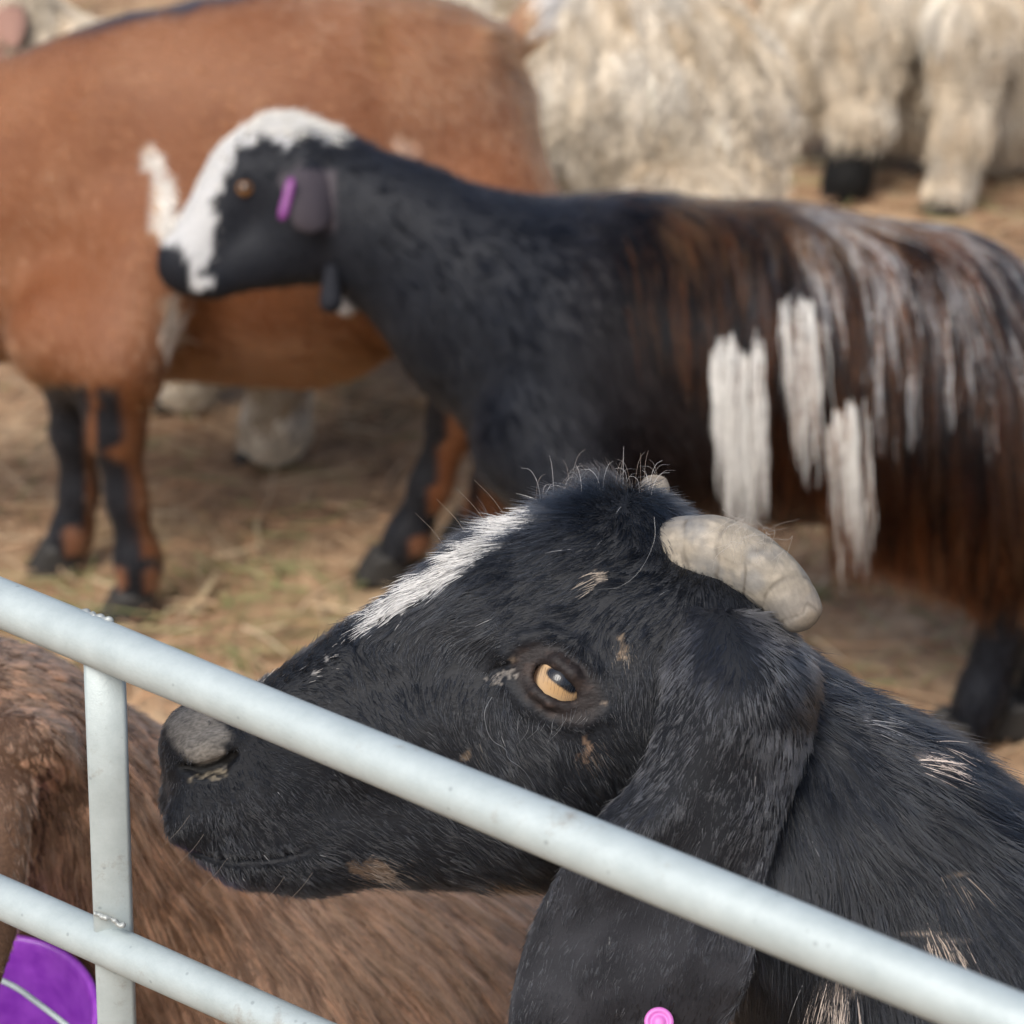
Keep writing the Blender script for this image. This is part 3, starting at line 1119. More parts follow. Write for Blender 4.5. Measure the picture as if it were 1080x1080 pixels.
        c = mixc(c, sstep(1.1, 0.7, blob(px + nz, py, 222, 818, 24, 6, -12)) * ns * sstep(-0.5, 0.2, vnoise(p, 0.003, 16)), (0.20, 0.17, 0.125))
        ds = np.min([np.hypot(px - a[0] - np.clip(((px - a[0]) * (b[0] - a[0]) + (py - a[1]) * (b[1] - a[1])) / ((b[0] - a[0]) ** 2 + (b[1] - a[1]) ** 2), 0, 1) * (b[0] - a[0]),
                               py - a[1] - np.clip(((px - a[0]) * (b[0] - a[0]) + (py - a[1]) * (b[1] - a[1])) / ((b[0] - a[0]) ** 2 + (b[1] - a[1]) ** 2), 0, 1) * (b[1] - a[1])) for a, b in zip(nos[:-1], nos[1:])], axis=0)
        c = mixc(c, sstep(6.5, 3.5, ds) * ns, (0.006, 0.006, 0.006))
        lid = sstep(1.3, 0.6, blob(px, py, 588, 722, 54, 34, 38)) * ns
        c = mixc(c, lid, (0.018, 0.0145, 0.0145))
        c = mixc(c, lid * sstep(0.1, 0.7, vnoise(p, 0.0035, 6)) * 0.6, (0.048, 0.034, 0.029))
        c = mixc(c, (blob(px + nz, py, 531, 714, 18, 7, -15) < 1) * 0.6 * ns * (vnoise(p, 0.0018, 7) > -0.1), (0.22, 0.20, 0.18))
        for (x, y) in ((637, 741), (541, 695)):
            c = mixc(c, sstep(1.2, 0.4, blob(px + nz * 0.4, py, x, y, 4, 3)) * ns * 0.6, (0.22, 0.17, 0.13))
        eard = sstep(850, 1000, py) * ns
        c = mixc(c, ((px > 500) & (px < 860)) * eard * (0.45 + 0.4 * sstep(-0.3, 0.6, vnoise(p, 0.012, 14))), (0.042, 0.043, 0.050))
        return c

    foot = np.array([0.75, 1.18, 0.0])
    root = empty('goat', foot, 'black goat in sharp focus behind the rail, white forehead streak, curved horn, long hanging ear', 'goat')
    body = mesh_obj('body', V, Q, M_SKIN, root, skincol(V))
    mesh_obj('ear', VE, QE, M_EAR, root, skincol(VE))
    mesh_obj('ear', VF, QF, M_EAR, root, skincol(VF))
    for (x, y) in feet:
        hoof('hoof', np.array([x, y, 0]), (-1, 0), 0.045, 0.05, root)

    # ---- eyes
    def eye(c, look, axis_h):
        n = 64
        vs, qs = [], []
        look = unit(look); hx = unit(axis_h - (axis_h @ look) * look); hy = np.cross(look, hx)
        rings = 48
        R = []
        for i in range(rings + 1):
            th = math.pi * (i / rings) ** 1.25
            th = max(th, 1e-4)
            for j in range(n):
                a = 2 * math.pi * j / n
                rr = ER * (1 + 0.05 * math.exp(-(th / 0.45) ** 2))
                R.append(c + rr * (look * math.cos(th) + math.sin(th) * (hx * math.cos(a) + hy * math.sin(a))))
        R = np.array(R)
        q = []
        for i in range(rings):
            for j in range(n):
                q.append((i * n + j, i * n + (j + 1) % n, (i + 1) * n + (j + 1) % n, (i + 1) * n + j))
        Vv = R
        rel = (Vv - c) / ER
        u = rel @ hx; v = rel @ hy; f = rel @ look
        rad = np.hypot(u, v)
        nzz = vnoise(Vv, 0.0012, 3)
        ang = np.arctan2(v, u)
        fib = np.sin(ang * 47 + nzz * 2) * 0.5 + 0.5
        col = np.tile(np.array([0.37, 0.24, 0.12]), (len(Vv), 1))
        col = mixc(col, fib * 0.12, (0.45, 0.25, 0.10))
        col = mixc(col, sstep(0.45, 0.78, rad) * 0.55, (0.44, 0.31, 0.19))
        col = mixc(col, sstep(0.80, 0.90, rad), (0.05, 0.03, 0.02))
        pup = ((np.abs(u) / 0.64) ** 3 + (np.abs(v) / 0.25) ** 2.5)
        col = mixc(col, sstep(1.25, 0.75, pup), (0.006, 0.008, 0.012))
        col[f < 0] = (0.05, 0.03, 0.02)
        return mesh_obj('eye', Vv, np.array(q)[:, ::-1], M_EYE, root, col)
    eh = dimg(unit(np.array([0.80, 0.60])))
    eye(ec, unit(-FWD * 0.93 + dimg(np.array([0.10, -0.15]))), eh)
    eye(ecm, unit(FWD * 0.9 + dimg(np.array([-0.2, -0.15]))), eh)

    # ---- horns
    def horn(name, ctr, rads, seed, curl=0.0, lab=None):
        n, m = 170, 96
        Cc = catmull(ctr, n); Rr = catmull([(a, b) for a, b in rads], n)
        rows = []
        tg = unit(np.gradient(Cc, axis=0))
        upv = unit(UP)
        for i in range(n):
            t = i / (n - 1)
            s1 = unit(upv - (upv @ tg[i]) * tg[i]); s2_ = np.cross(tg[i], s1)
            ring = []
            for j in range(m):
                a = 2 * math.pi * j / m
                q = np.array([[math.cos(a) * 3, math.sin(a) * 3, t * 9]])
                w_ = t * 22 + 1.4 * math.sin(a + 1) + float(vnoise(q, 1.6, seed)[0]) * 0.9
                sn = abs(math.sin(w_ * 0.9))
                rg = 0.06 * (sn ** 0.6 - 0.6) * (1 - 0.3 * t) + 0.004 * math.sin(a * 23 + t * 5 + 2 * math.sin(t * 9)) + 0.012 * float(vnoise(q, 0.7, seed + 12)[0])
                rg += 0.006 * float(vnoise(q * np.array([[3, 3, 0.8]]), 0.6, seed + 1)[0]) + 0.03 * float(vnoise(q, 3.0, seed + 2)[0])
                cap = math.sqrt(max(1 - max((t - 0.93) / 0.07, 0) ** 2, 0.02))
                ring.append(Cc[i] + (s1 * math.cos(a) * Rr[i, 0] + s2_ * math.sin(a) * Rr[i, 1]) * K * (1 + rg) * cap)
            rows.append(ring)
        Vh, Qh = loft(rows)
        t_ = np.concatenate([np.repeat(np.linspace(0, 1, n), m), [0, 1]])
        a_ = np.concatenate([np.tile(np.arange(m) * 2 * math.pi / m, n), [0, 0]])
        rq = np.stack([np.cos(a_) * 3, np.sin(a_) * 3, t_ * 9], 1)
        gw = np.abs(np.sin((t_ * 22 + 1.4 * np.sin(a_ + 1) + vnoise(rq, 1.6, seed) * 0.9) * 0.9))
        fib_ = vnoise(np.stack([np.cos(a_) * 9, np.sin(a_) * 9, t_ * 4], 1), 0.6, seed + 7)
        nn = vnoise(Vh, 0.010, seed); n2_ = vnoise(Vh, 0.004, seed + 4)
        col = np.tile(np.array([0.235, 0.205, 0.16]), (len(Vh), 1))
        col = mixc(col, sstep(-0.2, 0.5, nn) * 0.75, (0.17, 0.168, 0.162))
        col = mixc(col, sstep(0.1, 0.6, n2_) * 0.4, (0.36, 0.315, 0.25))
        col = mixc(col, sstep(0.7, 1.0, t_) * 0.6, (0.19, 0.145, 0.10))
        col = mixc(col, sstep(0.2, 0.8, vnoise(rq, 2.6, seed + 8)) * 0.6, (0.13, 0.128, 0.125))
        col = mixc(col, sstep(0.0, 0.7, fib_) * 0.15, (0.14, 0.12, 0.095))
        col = mixc(col, sstep(0.34, 0.04, gw) * 0.7 * sstep(-0.8, 0.2, vnoise(rq, 0.8, seed + 11)), (0.10, 0.085, 0.066))
        return mesh_obj(name, Vh, Qh, M_HORN, root, col)
    hz = base.march(715, 600, 1.0, 1.5) + 0.030
    ctr = [P(700, 600, hz + 0.004), P(730, 591, hz - 0.011), P(762, 588, hz - 0.020), P(800, 601, hz - 0.027), P(832, 629, hz - 0.031), P(853, 663, hz - 0.035)]
    horn('horn', ctr, [(49, 36), (49, 36), (45, 34), (37, 32), (27, 28), (17, 20)], 3)
    fz = ZC + 0.04
    horn('horn', [P(668, 570, fz), P(680, 545, fz + 0.002), P(688, 524, fz + 0.006), P(692, 505, fz + 0.012)], [(26, 26), (22, 24), (18, 20), (12, 14)], 8)

    # ---- ear tag
    tz = ez0 - 0.028
    tc = P(695, 1078, ez0 - 0.0275)
    nrm = unit(CAMP - tc)
    a1 = unit(np.cross(nrm, [0, 0, 1])); a2 = np.cross(nrm, a1)
    rows = []
    for (h, r) in ((-0.004, 0.0035), (0.0, 0.0035), (0.0005, 0.0068), (0.002, 0.0072), (0.0030, 0.0068), (0.0032, 0.0050), (0.0024, 0.0046), (0.0024, 0.0032), (0.0036, 0.0028), (0.0038, 0.001)):
        rows.append([tc + nrm * h + (a1 * math.cos(x) + a2 * math.sin(x)) * r for x in np.linspace(0, 2 * math.pi, 32, endpoint=False)])
    Vt, Qt = loft(rows)
    mesh_obj('ear_tag', Vt, Qt, M_PINK, root)

    # ---- coat
    # px, py, dx, dy, length mm, lift
    TB = [(215, 770, -0.2, 1, 2.5, 0.35), (190, 850, 0.4, 1, 4.5, 0.35), (240, 900, 0.6, 0.8, 6.5, 0.35), (300, 850, 0.8, 0.6, 6.5, 0.3), (260, 720, 0.9, -0.35, 5, 0.3), (330, 680, 0.9, -0.1, 7, 0.3),
          (330, 780, 0.95, 0.3, 5, 0.2), (400, 700, 0.6, 0.75, 8, 0.3), (400, 650, -0.8, 0.6, 13, 0.2), (470, 600, -0.85, 0.5, 15, 0.2), (540, 545, -0.8, 0.6, 17, 0.3), (590, 520, -0.8, 0.35, 18, 0.45),
          (640, 505, -0.4, 0.2, 17, 0.7), (680, 540, 0.2, 0.9, 12, 0.4), (500, 650, -0.9, 0.3, 14, 0.25), (580, 600, -0.9, 0.35, 15, 0.25), (660, 600, -0.9, 0.25, 12, 0.25), (680, 650, -0.7, 0.6, 10, 0.3),
          (560, 660, -0.9, 0.2, 9, 0.25), (480, 700, -0.3, 0.9, 8, 0.25), (450, 780, 0.7, 0.7, 9, 0.2), (540, 790, 0.7, 0.7, 10, 0.2), (640, 780, 0.6, 0.8, 11, 0.2), (660, 700, 0.1, 1, 8, 0.3),
          (400, 890, 0.9, 0.35, 10, 0.2), (500, 900, 0.9, 0.4, 12, 0.2), (600, 880, 0.7, 0.7, 13, 0.2), (760, 680, -0.1, 1, 10, 0.25), (720, 760, -0.2, 1, 7, 0.2), (800, 700, 0.1, 1, 9, 0.2),
          (760, 830, -0.4, 0.9, 4.5, 0.16), (650, 950, -0.35, 0.93, 4, 0.18), (720, 1040, -0.2, 1, 4, 0.18), (570, 1060, 0, 1, 4, 0.18), (840, 690, 0.9, 0.5, 18, 0.2), (890, 740, 0.85, 0.55, 20, 0.2),
          (980, 790, 0.85, 0.5, 22, 0.2), (880, 830, 0.35, 0.93, 24, 0.2), (950, 880, 0.6, 0.8, 26, 0.2), (1060, 860, 0.8, 0.6, 26, 0.2), (850, 950, 0.05, 1, 26, 0.2), (940, 980, 0.25, 0.97, 30, 0.2),
          (1040, 960, 0.5, 0.87, 30, 0.2), (860, 1060, 0.0, 1, 28, 0.22), (980, 1060, 0.25, 0.97, 30, 0.22), (1200, 1100, 0.7, 0.7, 30, 0.2), (2000, 1200, 0.8, 0.6, 30, 0.2), (1500, 1800, 0.2, 1, 26, 0.2), (2200, 2400, 0.1, 1, 16, 0.2)]

    def excl(px, py, side):
        """hairless places: nose pad, lids"""
        e = (blob(px, py, 210, 776, 40, 23, 40) < 0.7 + 0.5 * rng.random(len(px))) | (blob(px, py, 222, 812, 24, 10, -12) < 1)
        e |= blob(px, py, 216, 808, 40, 9, -6) < 1
        e |= blob(px, py, 586, 720, 50, 30, 40) < 1
        return e & (side > 0)

    def dens(c, nn):
        px, py, z = proj(c)
        side = (c - P(540, 540, ZC)) @ LAT
        d = np.where(px < 1150, 1.0, 0.22)
        facing = (nn * unit(CAMP - c)).sum(1)
        d = d * np.where(facing > -0.25, 1.0, 0.3)
        d = d * np.where((px < 870) & (py < 1000), 1.25, 1.0) * np.where((px < 350) | ((py > 760) & (px > 520) & (px < 850)), 1.9, 1.0)
        d = d * np.where(excl(px, py, side), 0.0, 1.0)
        return d
    n = 340000
    p, nr = sample(VA, QA, N, n, dens)
    on_ear = LAST['v'] >= nb
    px, py, _ = proj(p)
    side = (p - P(540, 540, ZC)) @ LAT
    F_ = field(TB, px, py, 3.2)
    # on the ear the hair is short whatever lies behind it
    T = F_[:, 0:1] * RIGHT + F_[:, 1:2] * DOWN
    far = side < -0.01
    L = F_[:, 2] / 1000 * rng.uniform(0.55, 1.15, n)
    T = np.where(on_ear[:, None] & (py > 760)[:, None], RIGHT * -0.32 + DOWN * 0.95, T)
    near_eye = sstep(0.6, 2.8, blob(px, py, 586, 722, 50, 32, 40))
    L = L * np.where(side > 0, 0.25 + 0.75 * near_eye, 1)
    L = np.where(on_ear, np.clip(L, 0.0058, 0.0115 - 0.0045 * sstep(700, 900, py)), L)
    mx_, my_, _w = sag(p)
    dm = np.min([np.hypot(mx_ - a[0] - np.clip(((mx_ - a[0]) * (b[0] - a[0]) + (my_ - a[1]) * (b[1] - a[1])) / ((b[0] - a[0]) ** 2 + (b[1] - a[1]) ** 2), 0, 1) * (b[0] - a[0]),
                          my_ - a[1] - np.clip(((mx_ - a[0]) * (b[0] - a[0]) + (my_ - a[1]) * (b[1] - a[1])) / ((b[0] - a[0]) ** 2 + (b[1] - a[1]) ** 2), 0, 1) * (b[1] - a[1])) for a, b in zip(mouth[:-1], mouth[1:])], axis=0)
    L = L * sstep(1, 7, dm) + 0.0006
    lift = np.clip(F_[:, 3] + rng.normal(0, 0.06, n), 0.03, 0.9)
    pts, cid = strands(p, nr, T, L, lift, k=5, grav=0.02, clump=0.35, csize=0.0045, jit=0.22, flow_noise=0.35, fscale=0.012, seed=2, cbend=0.14)
    # second, wider clumping
    cen, cid2 = cells(p, 0.011, 31)
    for i in range(1, 5):
        pts[:, i] += (cen - p) * 0.10 * (i / 4) ** 1.5 * (L / 0.02)[:, None]
    col = pattern(p)
    dark = col.sum(1) < 0.1
    col = np.where((dark & on_ear)[:, None], np.array([0.026, 0.028, 0.035]) * (0.7 + 0.5 * sstep(-0.5, 0.6, vnoise(p, 0.015, 14)))[:, None], col)  # sheen of the ear painted in as lighter blue-grey hair
    v = rng.uniform(0.4, 1.7, n) * (0.6 + 0.9 * cid)
    col = np.where(dark[:, None], col * v[:, None], col * (0.85 + 0.2 * rng.random(n))[:, None])
    # odd white hairs
    odd = dark & (rng.random(n) < 0.0007)
    col[odd] = (0.4, 0.4, 0.4)
    col = np.clip(col, 0.002, 0.92)
    rad = taper(n, 5, rng.uniform(0.00011, 0.00020, n), 0.2)
    # extra: long stray hairs and lashes
    ex, exc, exr = [], [], []

    def stray(pp, z, c=(0.5, 0.5, 0.52), r=0.00016):
        q = catmull([P(x, y, z + dz) for x, y, dz in pp], 14)
        ex.append(q); exc.append(c); exr.append(r)
    zs_ = lambda x, y: (base.march(x, y, 1.0, 1.5) or ZC)
    a = zs_(530, 760)
    stray([(519, 735, 0.0), (511, 752, -0.003), (517, 778, -0.003), (533, 790, -0.003), (536, 800, -0.003), (552, 812, -0.003), (565, 832, -0.002)], a, (0.26, 0.28, 0.30), 0.00014)
    a = zs_(660, 600)
    stray([(690, 545, -0.004), (690, 570, -0.006), (676, 600, -0.006), (655, 618, -0.006), (630, 622, -0.003)], a, (0.26, 0.27, 0.28), 0.00012)
    rs = np.random.default_rng(4)
    for i in range(16):                 # lashes below the eye
        x = 548 + i * 5; y = 752 + 6 * math.sin(i * 0.4)
        ln = rs.uniform(12, 34)
        z_ = zs_(x, y)
        stray([(x, y, 0), (x - 2 + rs.normal(0, 2), y + ln * 0.5, -0.003), (x - 6 + rs.normal(0, 4), y + ln, -0.003)], z_, (0.12, 0.13, 0.14), 0.00012)
    for i in range(20):                 # lashes of the upper lid, hanging over the eye
        t = i / 19
        x = 566 + t * 46; y = 697 + t * 32
        q0 = onball(x, y, ER + 0.0032)
        d = unit(dimg(np.array([-0.25 + rs.normal(0, 0.12), 0.8])) - FWD * 0.9)
        ll = rs.uniform(0.006, 0.010)
        q = np.array([q0 + d * ll * s_ + DOWN * ll * 0.25 * s_ * s_ for s_ in np.linspace(0, 1, 14)])
        ex.append(q); exc.append((0.02, 0.02, 0.022)); exr.append(0.00010)
    for i in range(46):                 # wisps on the poll
        x = rs.uniform(560, 700); y = 500 + 0.0018 * (x - 640) ** 2 + rs.uniform(0, 14)
        z_ = zs_(x, y + 14) + 0.004
        hh = rs.uniform(8, 30) * (1.0 if i > 8 else 1.4)
        cx = rs.uniform(-14, 14)
        stray([(x, y + 12, 0.004), (x + cx * 0.3, y - hh * 0.2, 0), (x + cx, y - hh * 0.7, 0.0), (x + cx * 1.9, y - hh + abs(cx) * 0.5, 0)], z_, (0.16, 0.165, 0.18) if i % 3 else (0.45, 0.45, 0.46), 0.00009)
    for i in range(34):                 # fluff caught on the horn
        x = rs.normal(787, 16); y = 558 + abs(x - 787) * 0.5 + rs.uniform(-4, 22)
        z_ = hz - 0.066
        stray([(x, y + 10, 0.004), (x + rs.normal(0, 5), y - rs.uniform(2, 12), 0), (x + rs.normal(3, 9), y - rs.uniform(4, 22), -0.001), (x + rs.normal(6, 14), y - rs.uniform(0, 22), 0)], z_, (0.34, 0.32, 0.29), 0.00008)
    for i in range(9):                  # whiskers on the nose and brow
        x, y = ((490, 560), (510, 548), (468, 575), (530, 540), (200, 860), (215, 880), (240, 905), (330, 920), (300, 925))[i]
        s_ = -1 if i < 4 else 1
        stray([(x, y, 0), (x - 12, y + 16 * s_, 0), (x - 30, y + 34 * s_, 0)], ZC - (0.01 if i < 4 else 0.045), (0.10, 0.08, 0.06), 0.00012)
    E_ = np.array(ex)
    hair_obj('coat', pts, rad, col, M_HAIR, root)
    hair_obj('stray_hairs', E_, taper(len(E_), 14, np.array(exr), 0.4), np.array(exc), M_HAIR, root)
    return root


def eye_mat():
    m, t, b = mat_new('eyeball')
    at = t.nodes.new('ShaderNodeAttribute'); at.attribute_name = 'skin'
    t.links.new(at.outputs['Color'], b.inputs['Base Color'])
    b.inputs['Roughness'].default_value = 0.25
    b.inputs['Coat Weight'].default_value = 0.55
    b.inputs['Coat Roughness'].default_value = 0.04
    b.inputs['Specular IOR Level'].default_value = 0.2
    return m


def horn_mat():
    m, t, b = mat_new('horn')
    at = t.nodes.new('ShaderNodeAttribute'); at.attribute_name = 'skin'
    co = t.nodes.new('ShaderNodeTexCoord')
    n = t.nodes.new('ShaderNodeTexNoise'); n.inputs['Scale'].default_value = 420; n.inputs['Detail'].default_value = 8; n.inputs['Roughness'].default_value = 0.7
    n2 = t.nodes.new('ShaderNodeTexNoise'); n2.inputs['Scale'].default_value = 130; n2.inputs['Detail'].default_value = 8; n2.inputs['Roughness'].default_value = 0.7
    for q in (n, n2):
        t.links.new(co.outputs['Object'], q.inputs['Vector'])
    mr = t.nodes.new('ShaderNodeMapRange'); mr.inputs[1].default_value = 0.35; mr.inputs[2].default_value = 0.65; mr.inputs[3].default_value = 0.8; mr.inputs[4].default_value = 1.12
    t.links.new(n2.outputs[0], mr.inputs[0])
    mx = t.nodes.new('ShaderNodeMix'); mx.data_type = 'RGBA'; mx.blend_type = 'MULTIPLY'; mx.inputs[0].default_value = 1
    t.links.new(at.outputs['Color'], mx.inputs[6]); t.links.new(mr.outputs[0], mx.inputs[7])
    t.links.new(mx.outputs[2], b.inputs['Base Color'])
    ad = t.nodes.new('ShaderNodeMath'); ad.operation = 'ADD'
    t.links.new(n.outputs[0], ad.inputs[0]); t.links.new(n2.outputs[0], ad.inputs[1])
    bp = t.nodes.new('ShaderNodeBump'); bp.inputs['Strength'].default_value = 0.6; bp.inputs['Distance'].default_value = 0.0004
    t.links.new(ad.outputs[0], bp.inputs['Height']); t.links.new(bp.outputs[0], b.inputs['Normal'])
    b.inputs['Roughness'].default_value = 0.6
    return m


M_EAR = skin_mat('ear_leather', 0.55, 0.5, 420)
M_EAR.node_tree.nodes['Principled BSDF'].inputs['Specular IOR Level'].default_value = 0.2
M_EYE = eye_mat()
M_HORN = horn_mat()
M_PINK, _t, _b = mat_new('pink_plastic')
_b.inputs['Base Color'].default_value = (0.62, 0.16, 0.50, 1); _b.inputs['Roughness'].default_value = 0.4
_b.inputs['Subsurface Weight'].default_value = 0.1
front_goat()


# ================================================================== GENERIC COAT
def coat(name, V, Q, N, n, table, colfn, root, kk=4, rad=0.0005, mat=None, grav=0.05, clump=0.4, csize=0.012, jit=0.25, fnoise=0.3,
         fscale=0.04, wave=0, wlen=0.03, sdf=None, margin=0.003, where=None, seed=0, lvar=(0.6, 1.15), cbend=0.2, offdens=0.3):
    def dens(c, nn):
        px, py, z = proj(c)
        d = np.where((nn * unit(CAMP - c)).sum(1) > -0.3, 1.0, offdens)
        d = d * np.where((px < -80) | (px > 1160) | (py < -100) | (py > 1160), 0.35, 1.0)
        if where is not None:
            d = d * where(c, px, py, nn)
        return d
    p, nr = sample(V, Q, N, n, dens)
    px, py, _ = proj(p)
    F_ = field(table, px, py, 3.0)
    T = F_[:, 0:1] * RIGHT + F_[:, 1:2] * DOWN
    L = F_[:, 2] / 1000 * rng.uniform(lvar[0], lvar[1], n)
    lift = np.clip(F_[:, 3] + rng.normal(0, 0.05, n), 0.03, 0.95)
    pts, cid = strands(p, nr, T, L, lift, k=kk, grav=grav, clump=clump, csize=csize, jit=jit, flow_noise=fnoise, fscale=fscale,
                       wave=wave, wlen=wlen, sdf=sdf, margin=margin, seed=seed, cbend=cbend)
    col = np.clip(colfn(p, px, py, cid), 0.002, 0.92)
    return hair_obj(name, pts, taper(n, kk, rad * rng.uniform(0.7, 1.2, n), 0.2), col, mat or M_HAIR2, root)


def legs(s, pts, k=0.03):
    """pts: list of (point, radius) down the leg"""
    for (a, ra), (b, rb) in zip(pts[:-1], pts[1:]):
        s.cone(a, b, ra, rb, k)


def leaf_ear(ctr, wid, side, out, thick=0.004, cup=0.25, n=30, m=28):
    """ear as a cupped leaf along ctr; side: across, out: bulging direction"""
    C_ = catmull(ctr, n); W_ = catmull([(a, 0) for a in wid], n)[:, 0]
    rows = []
    for i in range(n):
        ring = []
        for j in range(m):
            a = 2 * math.pi * j / m
            u = -math.cos(a)
            ring.append(C_[i] + side * u * W_[i] + out * ((1 - u * u) * W_[i] * cup + math.sin(a) * thick))
        rows.append(ring)
    return loft(rows)


def joinm(*parts):
    V = []; Q = []; n = 0
    for v, q in parts:
        V.append(v); Q.append(q + n); n += len(v)
    return np.vstack(V), np.vstack(Q)


def ball(c, r, look, cols, name, root):
    """eyeball with an amber iris and a level slit"""
    c = np.array(c); look = unit(look)
    hx = unit(np.cross(look, [0, 0, 1.0])); hy = np.cross(look, hx)
    R = []; q = []
    nr_, na = 20, 28
    for i in range(nr_ + 1):
        th = max(math.pi * (i / nr_) ** 1.2, 1e-3)
        for j in range(na):
            a = 2 * math.pi * j / na
            R.append(c + r * (look * math.cos(th) + math.sin(th) * (hx * math.cos(a) + hy * math.sin(a))))
    for i in range(nr_):
        for j in range(na):
            q.append((i * na + j, i * na + (j + 1) % na, (i + 1) * na + (j + 1) % na, (i + 1) * na + j))
    R = np.array(R); rel = (R - c) / r
    u, v, f = rel @ hx, rel @ hy, rel @ look
    col = np.tile(np.array(cols), (len(R), 1))
    rad = np.hypot(u, v)
    col = mixc(col, rad > 0.75, (0.03, 0.02, 0.02))
    col = mixc(col, (np.abs(u) < 0.45) & (np.abs(v) < 0.2), (0.004, 0.004, 0.004))
    col[f < 0] = (0.03, 0.02, 0.02)
    return mesh_obj(name, R, np.array(q)[:, ::-1], M_EYE, root, col)


# ================================================================== THE BROWN GOAT IN THE CORNER
def near_brown_goat():
    Z0 = 1.55
    K = Z0 / FPX
    s = Sdf()
    LATN = np.array([0.12, -1.0, 0.0])
    LATN = unit(LATN)
    h0 = P(-70, 800, Z0); n0 = P(10, 820, Z0); n1 = P(190, 985, 1.66)
    s.ell(P(-40, 775, Z0), np.eye(3), (0.066, 0.058, 0.062), 0.02)
    s.cone(P(-60, 800, Z0), P(-230, 930, Z0), 0.060, 0.034, 0.02)
    s.cone(P(-60, 860, Z0), P(-210, 960, Z0), 0.045, 0.024, 0.02)
    s.ell(P(22, 788, Z0 - 0.075), np.eye(3), (0.030, 0.018, 0.022), 0.015)
    s.cone(n0, n1, 0.080, 0.114, 0.03, (LATN, 0.85))
    w1 = P(360, 1085, 1.70); w2 = P(700, 1180, 1.78); w3 = P(1010, 1260, 1.87)
    s.cone(n1, w1, 0.114, 0.163, 0.04, (LATN, 0.85))
    s.cone(w1, w2, 0.150, 0.158, 0.05, (LATN, 0.92))
    s.cone(w2, w3, 0.158, 0.13, 0.05, (LATN, 0.95))
    ys = {}
    feet = []
    for c, hind in ((w1 + np.array([-0.05, 0, 0]), 0), (w3 + np.array([-0.02, 0, 0]), 1)):
        for sd in (-0.075, 0.075):
            x, y, z = c[0], c[1] + sd, c[2]
            if hind:
                legs(s, [((x, y, z - 0.02), 0.10), ((x - 0.05, y, z * 0.58), 0.055), ((x + 0.06, y, z * 0.40), 0.028), ((x + 0.03, y, 0.07), 0.018), ((x, y, 0.035), 0.021)])
                feet.append((x - 0.008, y))
            else:
                legs(s, [((x, y, z - 0.05), 0.09), ((x + 0.01, y, z * 0.55), 0.04), ((x, y, z * 0.36), 0.026), ((x, y, 0.07), 0.018), ((x - 0.01, y, 0.035), 0.021)])
                feet.append((x - 0.018, y))
    V, Q = surface(s, *bounds_grid(np.array([-0.50, 1.0, 0.0]), np.array([0.80, 1.95, 1.0]), 0.012,
                                   (-0.36, 0.10, 0.005), (1.24, 1.58, 0.005), (0.55, 0.98, 0.005)))
    ear = leaf_ear([P(-2, 780, Z0 - 0.07), P(0, 830, Z0 - 0.09), P(-6, 900, Z0 - 0.105), P(-8, 970, Z0 - 0.12), P(-6, 1036, Z0 - 0.135)],
                   [0.016, 0.020, 0.020, 0.016, 0.004], RIGHT, -FWD, 0.0035, 0.45)
    VA, QA = joinm((V, Q), ear)
    N = vnormals(VA, QA)

    def base(p, px, py):
        c = np.tile(np.array([0.27, 0.148, 0.090]), (len(p), 1))
        c = mixc(c, sstep(0.0, 0.8, vnoise(p, 0.05, 2)) * 0.3, (0.32, 0.18, 0.10))
        c = mixc(c, sstep(0.0, 0.8, vnoise(p, 0.03, 4)) * 0.25, (0.15, 0.07, 0.036))
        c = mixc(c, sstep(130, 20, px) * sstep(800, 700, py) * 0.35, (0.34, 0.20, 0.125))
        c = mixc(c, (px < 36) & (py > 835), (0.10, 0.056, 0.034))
        return c

    def colfn(p, px, py, cid):
        c = base(p, px, py)
        r = rng.random(len(p))
        c = c * (0.3 + 1.3 * r)[:, None] * (0.45 + 1.1 * cid)[:, None]
        c = mixc(c, rng.random(len(p)) < 0.12, (0.42, 0.26, 0.17))
        return c
    foot = np.array([(w1[0] + w3[0]) / 2, w2[1], 0.0])
    root = empty('goat', foot, 'reddish brown goat low at the left edge, its back passing under the black goat\'s chin', 'goat')
    px, py, _ = proj(VA)
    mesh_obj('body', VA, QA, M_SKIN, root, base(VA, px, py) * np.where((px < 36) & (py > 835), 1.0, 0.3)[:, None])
    for (x, y) in feet:
        hoof('hoof', np.array([x, y, 0]), (-1, 0), 0.04, 0.042, root)
    for sd in (-1, 1):
        ball(P(-105, 815, Z0 + sd * 0.052), 0.013, FWD * sd, (0.5, 0.3, 0.12), 'eye', root)
    TB = [(-50, 740, 0.7, 0.2, 9, 0.25), (30, 720, 0.8, 0.5, 12, 0.3), (20, 790, 0.3, 0.9, 6, 0.2), (-10, 900, 0, 1, 5, 0.15), (0, 1000, 0, 1, 5, 0.15), (90, 780, 0.8, 0.6, 18, 0.22),
          (70, 900, 0.25, 0.97, 18, 0.2), (130, 1000, 0.3, 0.95, 28, 0.14), (200, 900, 0.65, 0.75, 32, 0.14), (300, 960, 0.62, 0.78, 36, 0.14), (300, 1060, 0.42, 0.9, 36, 0.14),
          (420, 980, 0.7, 0.7, 38, 0.14), (500, 1000, 0.75, 0.65, 38, 0.14), (480, 1070, 0.5, 0.85, 38, 0.14), (700, 1100, 0.9, 0.4, 26, 0.2), (-200, 900, 0.8, 0, 8, 0.2), (600, 1600, 0, 1, 12, 0.2)]

